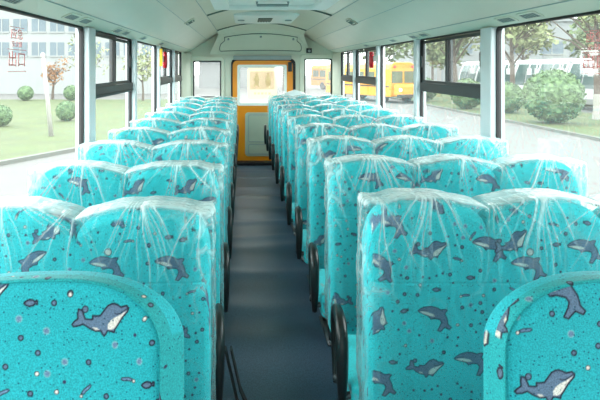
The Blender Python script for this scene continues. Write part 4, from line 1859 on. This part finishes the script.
# buildings
def building(name, x0, x1, y, h, bands, label, wall, wstep=2.2, depth=12):
    r = empty(name, ((x0 + x1) / 2, y, GZ))
    tag(r, label, 'building')
    hw = (x1 - x0) / 2
    m = MB()
    m.box(-hw, hw, 0, depth, -0.1, h)
    m.build('facade', wall, r)
    m = MB()
    m.box(-hw - 0.2, hw + 0.2, -0.3, depth, h, h + 0.5)
    m.build('parapet', wall, r)
    for (z0, z1) in bands:
        n = int((x1 - x0) / wstep)
        for i in range(n):
            cx_ = -hw + (i + 0.5) * (x1 - x0) / n
            hw2 = (x1 - x0) / n * 0.38
            m = MB()
            m.box(cx_ - hw2, cx_ + hw2, -0.04, 0.02, z0, z1)
            m.box(cx_ - hw2 - 0.06, cx_ + hw2 + 0.06, -0.12, 0.0, z0 - 0.12, z0, 1)
            m.box(cx_ - 0.05, cx_ + 0.05, -0.08, -0.03, z0, z1, 1)
            m.build('window', [M['facwin'], M['fac']], r)
    return r


building('office_building', -30, -6.5, 55, 9.6, ((3.75, 5.05), (6.1, 7.35)), 'long white office building with two window rows beyond the lawn', M['fac'], 1.7)
building('annex_building', -5.5, 4.0, 70, 8.5, ((3.2, 4.6), (6.2, 7.4)), 'pale grey building straight behind the rear windows', M['fac2'], 2.4)
building('warehouse', 24, 62, 78, 9.0, ((4.5, 6.2),), 'pale grey hall far behind the row of coaches', M['fac2'], 4.0)


# coaches
def coach():
    r = empty('coach', (0, 0, 0))
    L_, W_, H_ = 11.0, 2.5, 3.15
    m = MB()
    # side profile (x along length: front at x=0 facing -x), z
    pr = [(0.15, 0.35), (0.0, 0.7), (0.02, 1.25), (0.25, 2.2), (0.6, 2.95), (1.0, 3.12), (1.8, H_), (10.4, H_), (10.9, 2.9), (11.0, 1.6), (11.0, 0.35)]
    y0, y1 = -W_ / 2, W_ / 2
    n = len(pr)
    ins = 0.12
    rings = [(y0, 0.0), (y0 + 0.02, 0)]
    vs = []
    ysec = [(y0 + 0.10, 0.10), (y0, 0.0), (y1, 0.0), (y1 - 0.10, 0.10)]
    # centre for shrink
    for yy, sh in ysec:
        for x, z in pr:
            vs.append((x + sh * (1 if x < 5 else -1) * 0.6, yy, z - (sh if z > 1.5 else 0)))
    fs = []
    for k in range(3):
        for i in range(n):
            j = (i + 1) % n
            fs.append((k * n + i, k * n + j, (k + 1) * n + j, (k + 1) * n + i))
    fs.append(tuple(range(n)))
    fs.append(tuple(3 * n + i for i in range(n - 1, -1, -1)))
    m.add(vs, fs)
    body = m.build('body', M['coach'], r)
    # windscreen (front) split in two
    for s in (-1, 1):
        m = MB()
        a, b = (0.05, 1.08)
        pts = [(-0.015, 1.3), (0.215, 2.2), (0.50, 2.80)]
        q = []
        for x, z in pts:
            q += [(x - 0.015, s * a, z), (x - 0.005, s * b, z)]
        m.add(q, [(0, 1, 3, 2), (2, 3, 5, 4)])
        m.build('windscreen', M['coach_glass'], r, fix=False)
    for s in (-1, 1):
        for k in range(6):
            m = MB()
            x0_ = 1.0 + k * 1.6
            yy = s * (W_ / 2 + 0.006)
            m.add([(x0_, yy, 1.55), (x0_ + 1.5, yy, 1.55), (x0_ + 1.5, yy, 2.6), (x0_ + (0.25 if k == 0 else 0), yy, 2.6)], [(0, 1, 2, 3)])
            m.build('side_window', M['coach_glass'], r, fix=False)
        for xw in (2.2, 8.0):
            m = MB()
            m.tube([(xw, s * (W_ / 2 - 0.25), 0.48), (xw, s * (W_ / 2 - 0.02), 0.48), (xw, s * (W_ / 2 + 0.02), 0.48)], [0.48, 0.48, 0.42], 18)
            m.build('wheel', M['tyre'], r)
        m = MB()
        m.tube([(0.7, s * 1.15, 2.95), (0.2, s * 1.35, 2.98), (-0.15, s * 1.42, 2.75), (-0.2, s * 1.42, 2.5)], 0.04, 6)
        m.box(-0.28, -0.14, s * 1.42 - 0.12, s * 1.42 + 0.12, 2.05, 2.5)
        m.build('mirror', M['coach'], r)
    m = MB()
    m.box(-0.08, 0.2, -1.15, 1.15, 0.35, 0.68)
    m.build('bumper', M['fac2'], r, bevel=0.04)
    for s in (-1, 1):
        m = MB()
        m.box(-0.03, 0.08, s * 0.85 - 0.22, s * 0.85 + 0.22, 0.78, 0.98)
        m.build('headlamp', M['white'], r)
    return r


c0 = coach()
lab = ['white coach with tinted windows closest to the thick-trunk tree', 'white coach parked second in the row from the thick-trunk tree', 'white coach in the middle of the row, third from the thick-trunk tree',
       'fourth white coach in the row, behind the slim tree', 'fifth white coach in the row, just past the window post', 'sixth white coach, second last before the far trees', 'far white coach at the row end nearest the yellow bus']
for i in range(7):
    c = c0 if i == 0 else copy_tree(c0)
    c.location = (20.3 + 0.15 * (i % 2), 30.5 + i * 3.4, GZ)
    c.rotation_euler = (0, 0, math.radians(14))
    tag(c, lab[i], 'coach', 'white coaches parked in a row')


def school_bus():
    r = empty('school_bus', (0, 0, 0))
    W_, H_, L_ = 2.4, 2.95, 8.5
    m = MB()
    sec = [(-W_ / 2, 0.45), (W_ / 2, 0.45), (W_ / 2, 2.45), (W_ / 2 - 0.15, 2.8), (W_ / 2 - 0.5, H_), (-W_ / 2 + 0.5, H_), (-W_ / 2 + 0.15, 2.8), (-W_ / 2, 2.45)]
    m.prism(sec, 'y', 0.0, L_)
    m.build('body', M['busyellow'], r, bevel=0.06)
    m = MB()
    m.box(-0.95, 0.95, -0.7, 0.05, 0.5, 1.35)
    m.build('bonnet', M['busyellow'], r, bevel=0.15)
    for s in (-1, 1):
        m = MB()
        m.box(s * 0.56 - 0.48, s * 0.56 + 0.48, -0.02, 0.02, 1.45, 2.3)
        m.build('windscreen', M['busglass'], r)
        for k in range(6):
            m = MB()
            y0_ = 0.5 + k * 1.3
            m.box(s * W_ / 2 - 0.015, s * W_ / 2 + 0.015, y0_, y0_ + 1.05, 1.5, 2.25)
            m.build('side_window', M['busglass'], r)
        m = MB()
        m.box(s * W_ / 2 - 0.02, s * W_ / 2 + 0.02, 0.1, L_ - 0.1, 1.15, 1.25)
        m.build('stripe', M['rubber'], r)
        for yw in (0.9, 6.3):
            m = MB()
            m.tube([(s * (W_ / 2 - 0.28), yw, 0.45), (s * (W_ / 2 - 0.02), yw, 0.45), (s * (W_ / 2 + 0.02), yw, 0.45)], [0.45, 0.45, 0.38], 16)
            m.build('wheel', M['tyre'], r)
        m = MB()
        m.tube([(s * 0.85, -0.7, 0.98), (s * 0.85, -0.75, 0.98)], 0.13, 12)
        m.build('headlamp', M['white'], r)
        m = MB()
        m.tube([(s * 0.8, -0.02, 2.62), (s * 0.8, -0.06, 2.62)], 0.1, 12)
        m.build('warning_lamp', M['red'], r)
    m = MB()
    m.box(-1.15, 1.15, -0.85, -0.68, 0.42, 0.66)
    m.build('bumper', M['rubber'], r, bevel=0.03)
    return r


s0 = school_bus()
s0.location = (11.6, 40.5, GZ)
s0.rotation_euler = (0, 0, math.radians(24))
tag(s0, 'yellow school bus seen through the fixed window on the coach side', 'school bus', 'yellow school buses parked outside')
s1 = copy_tree(s0)
s1.location = (13.5, 61.0, GZ)
s1.rotation_euler = (0, 0, math.radians(30))
tag(s1, 'yellow school bus seen through the rear corner window', 'school bus', 'yellow school buses parked outside')

# ------------------------------------------------------------------ light
w = bpy.data.worlds.new('overcast_sky')
scene.world = w
w.use_nodes = True
nt = w.node_tree
bg = nt.nodes['Background']
tcw = nt.nodes.new('ShaderNodeTexCoord')
sep = nt.nodes.new('ShaderNodeSeparateXYZ')
nt.links.new(tcw.outputs['Generated'], sep.inputs[0])
rampw = nt.nodes.new('ShaderNodeValToRGB')
rampw.color_ramp.elements[0].position = 0.0
rampw.color_ramp.elements[0].color = (0.88, 0.93, 0.93, 1)
rampw.color_ramp.elements[1].position = 0.7
rampw.color_ramp.elements[1].color = (0.95, 1.0, 1.0, 1)
nt.links.new(sep.outputs[2], rampw.inputs[0])
nt.links.new(rampw.outputs[0], bg.inputs[0])
bg.inputs[1].default_value = 4.2


def portal(name, loc, rot, sx, sy):
    l = bpy.data.lights.new(name, 'AREA')
    l.shape = 'RECTANGLE'
    l.size = sx
    l.size_y = sy
    l.cycles.is_portal = True
    o = bpy.data.objects.new(name, l)
    o.location = loc
    o.rotation_euler = rot
    COL.objects.link(o)


# area lights emit along -Z local
yl = (bays[0][0] + bays[-1][1]) / 2
ll = bays[-1][1] - bays[0][0]
portal('portal_left', (XL - 0.1, yl, (SILL + WTOP) / 2), (0, -PI / 2, 0), WTOP - SILL, ll)
portal('portal_right', (XR + 0.1, yl, (SILL + WTOP) / 2), (0, PI / 2, 0), WTOP - SILL, ll)
portal('portal_front', (CX, YFRONT - 0.1, 1.3), (PI / 2, 0, PI), 2.3, 1.5)
portal('portal_rear', (CX, YREAR + 0.12, 1.35), (-PI / 2, 0, PI), 2.3, 0.75)

# ------------------------------------------------------------------ camera
cam = bpy.data.cameras.new('camera')
co = bpy.data.objects.new('camera', cam)
COL.objects.link(co)
co.location = (0, 0, EYE)
co.rotation_euler = (PI / 2, 0, 0)
cam.sensor_width = 36.0
cam.lens = 560.0 / 600.0 * 36.0
cam.shift_x = 57.0 / 600.0
cam.shift_y = -132.0 / 600.0
cam.clip_start = 0.02
cam.clip_end = 500
scene.camera = co

scene.view_settings.view_transform = 'Standard'
scene.view_settings.look = 'None'
scene.view_settings.exposure = 1.1
scene.cycles.transparent_max_bounces = 48
scene.cycles.max_bounces = 10
scene.cycles.diffuse_bounces = 5
scene.cycles.sample_clamp_indirect = 8.0
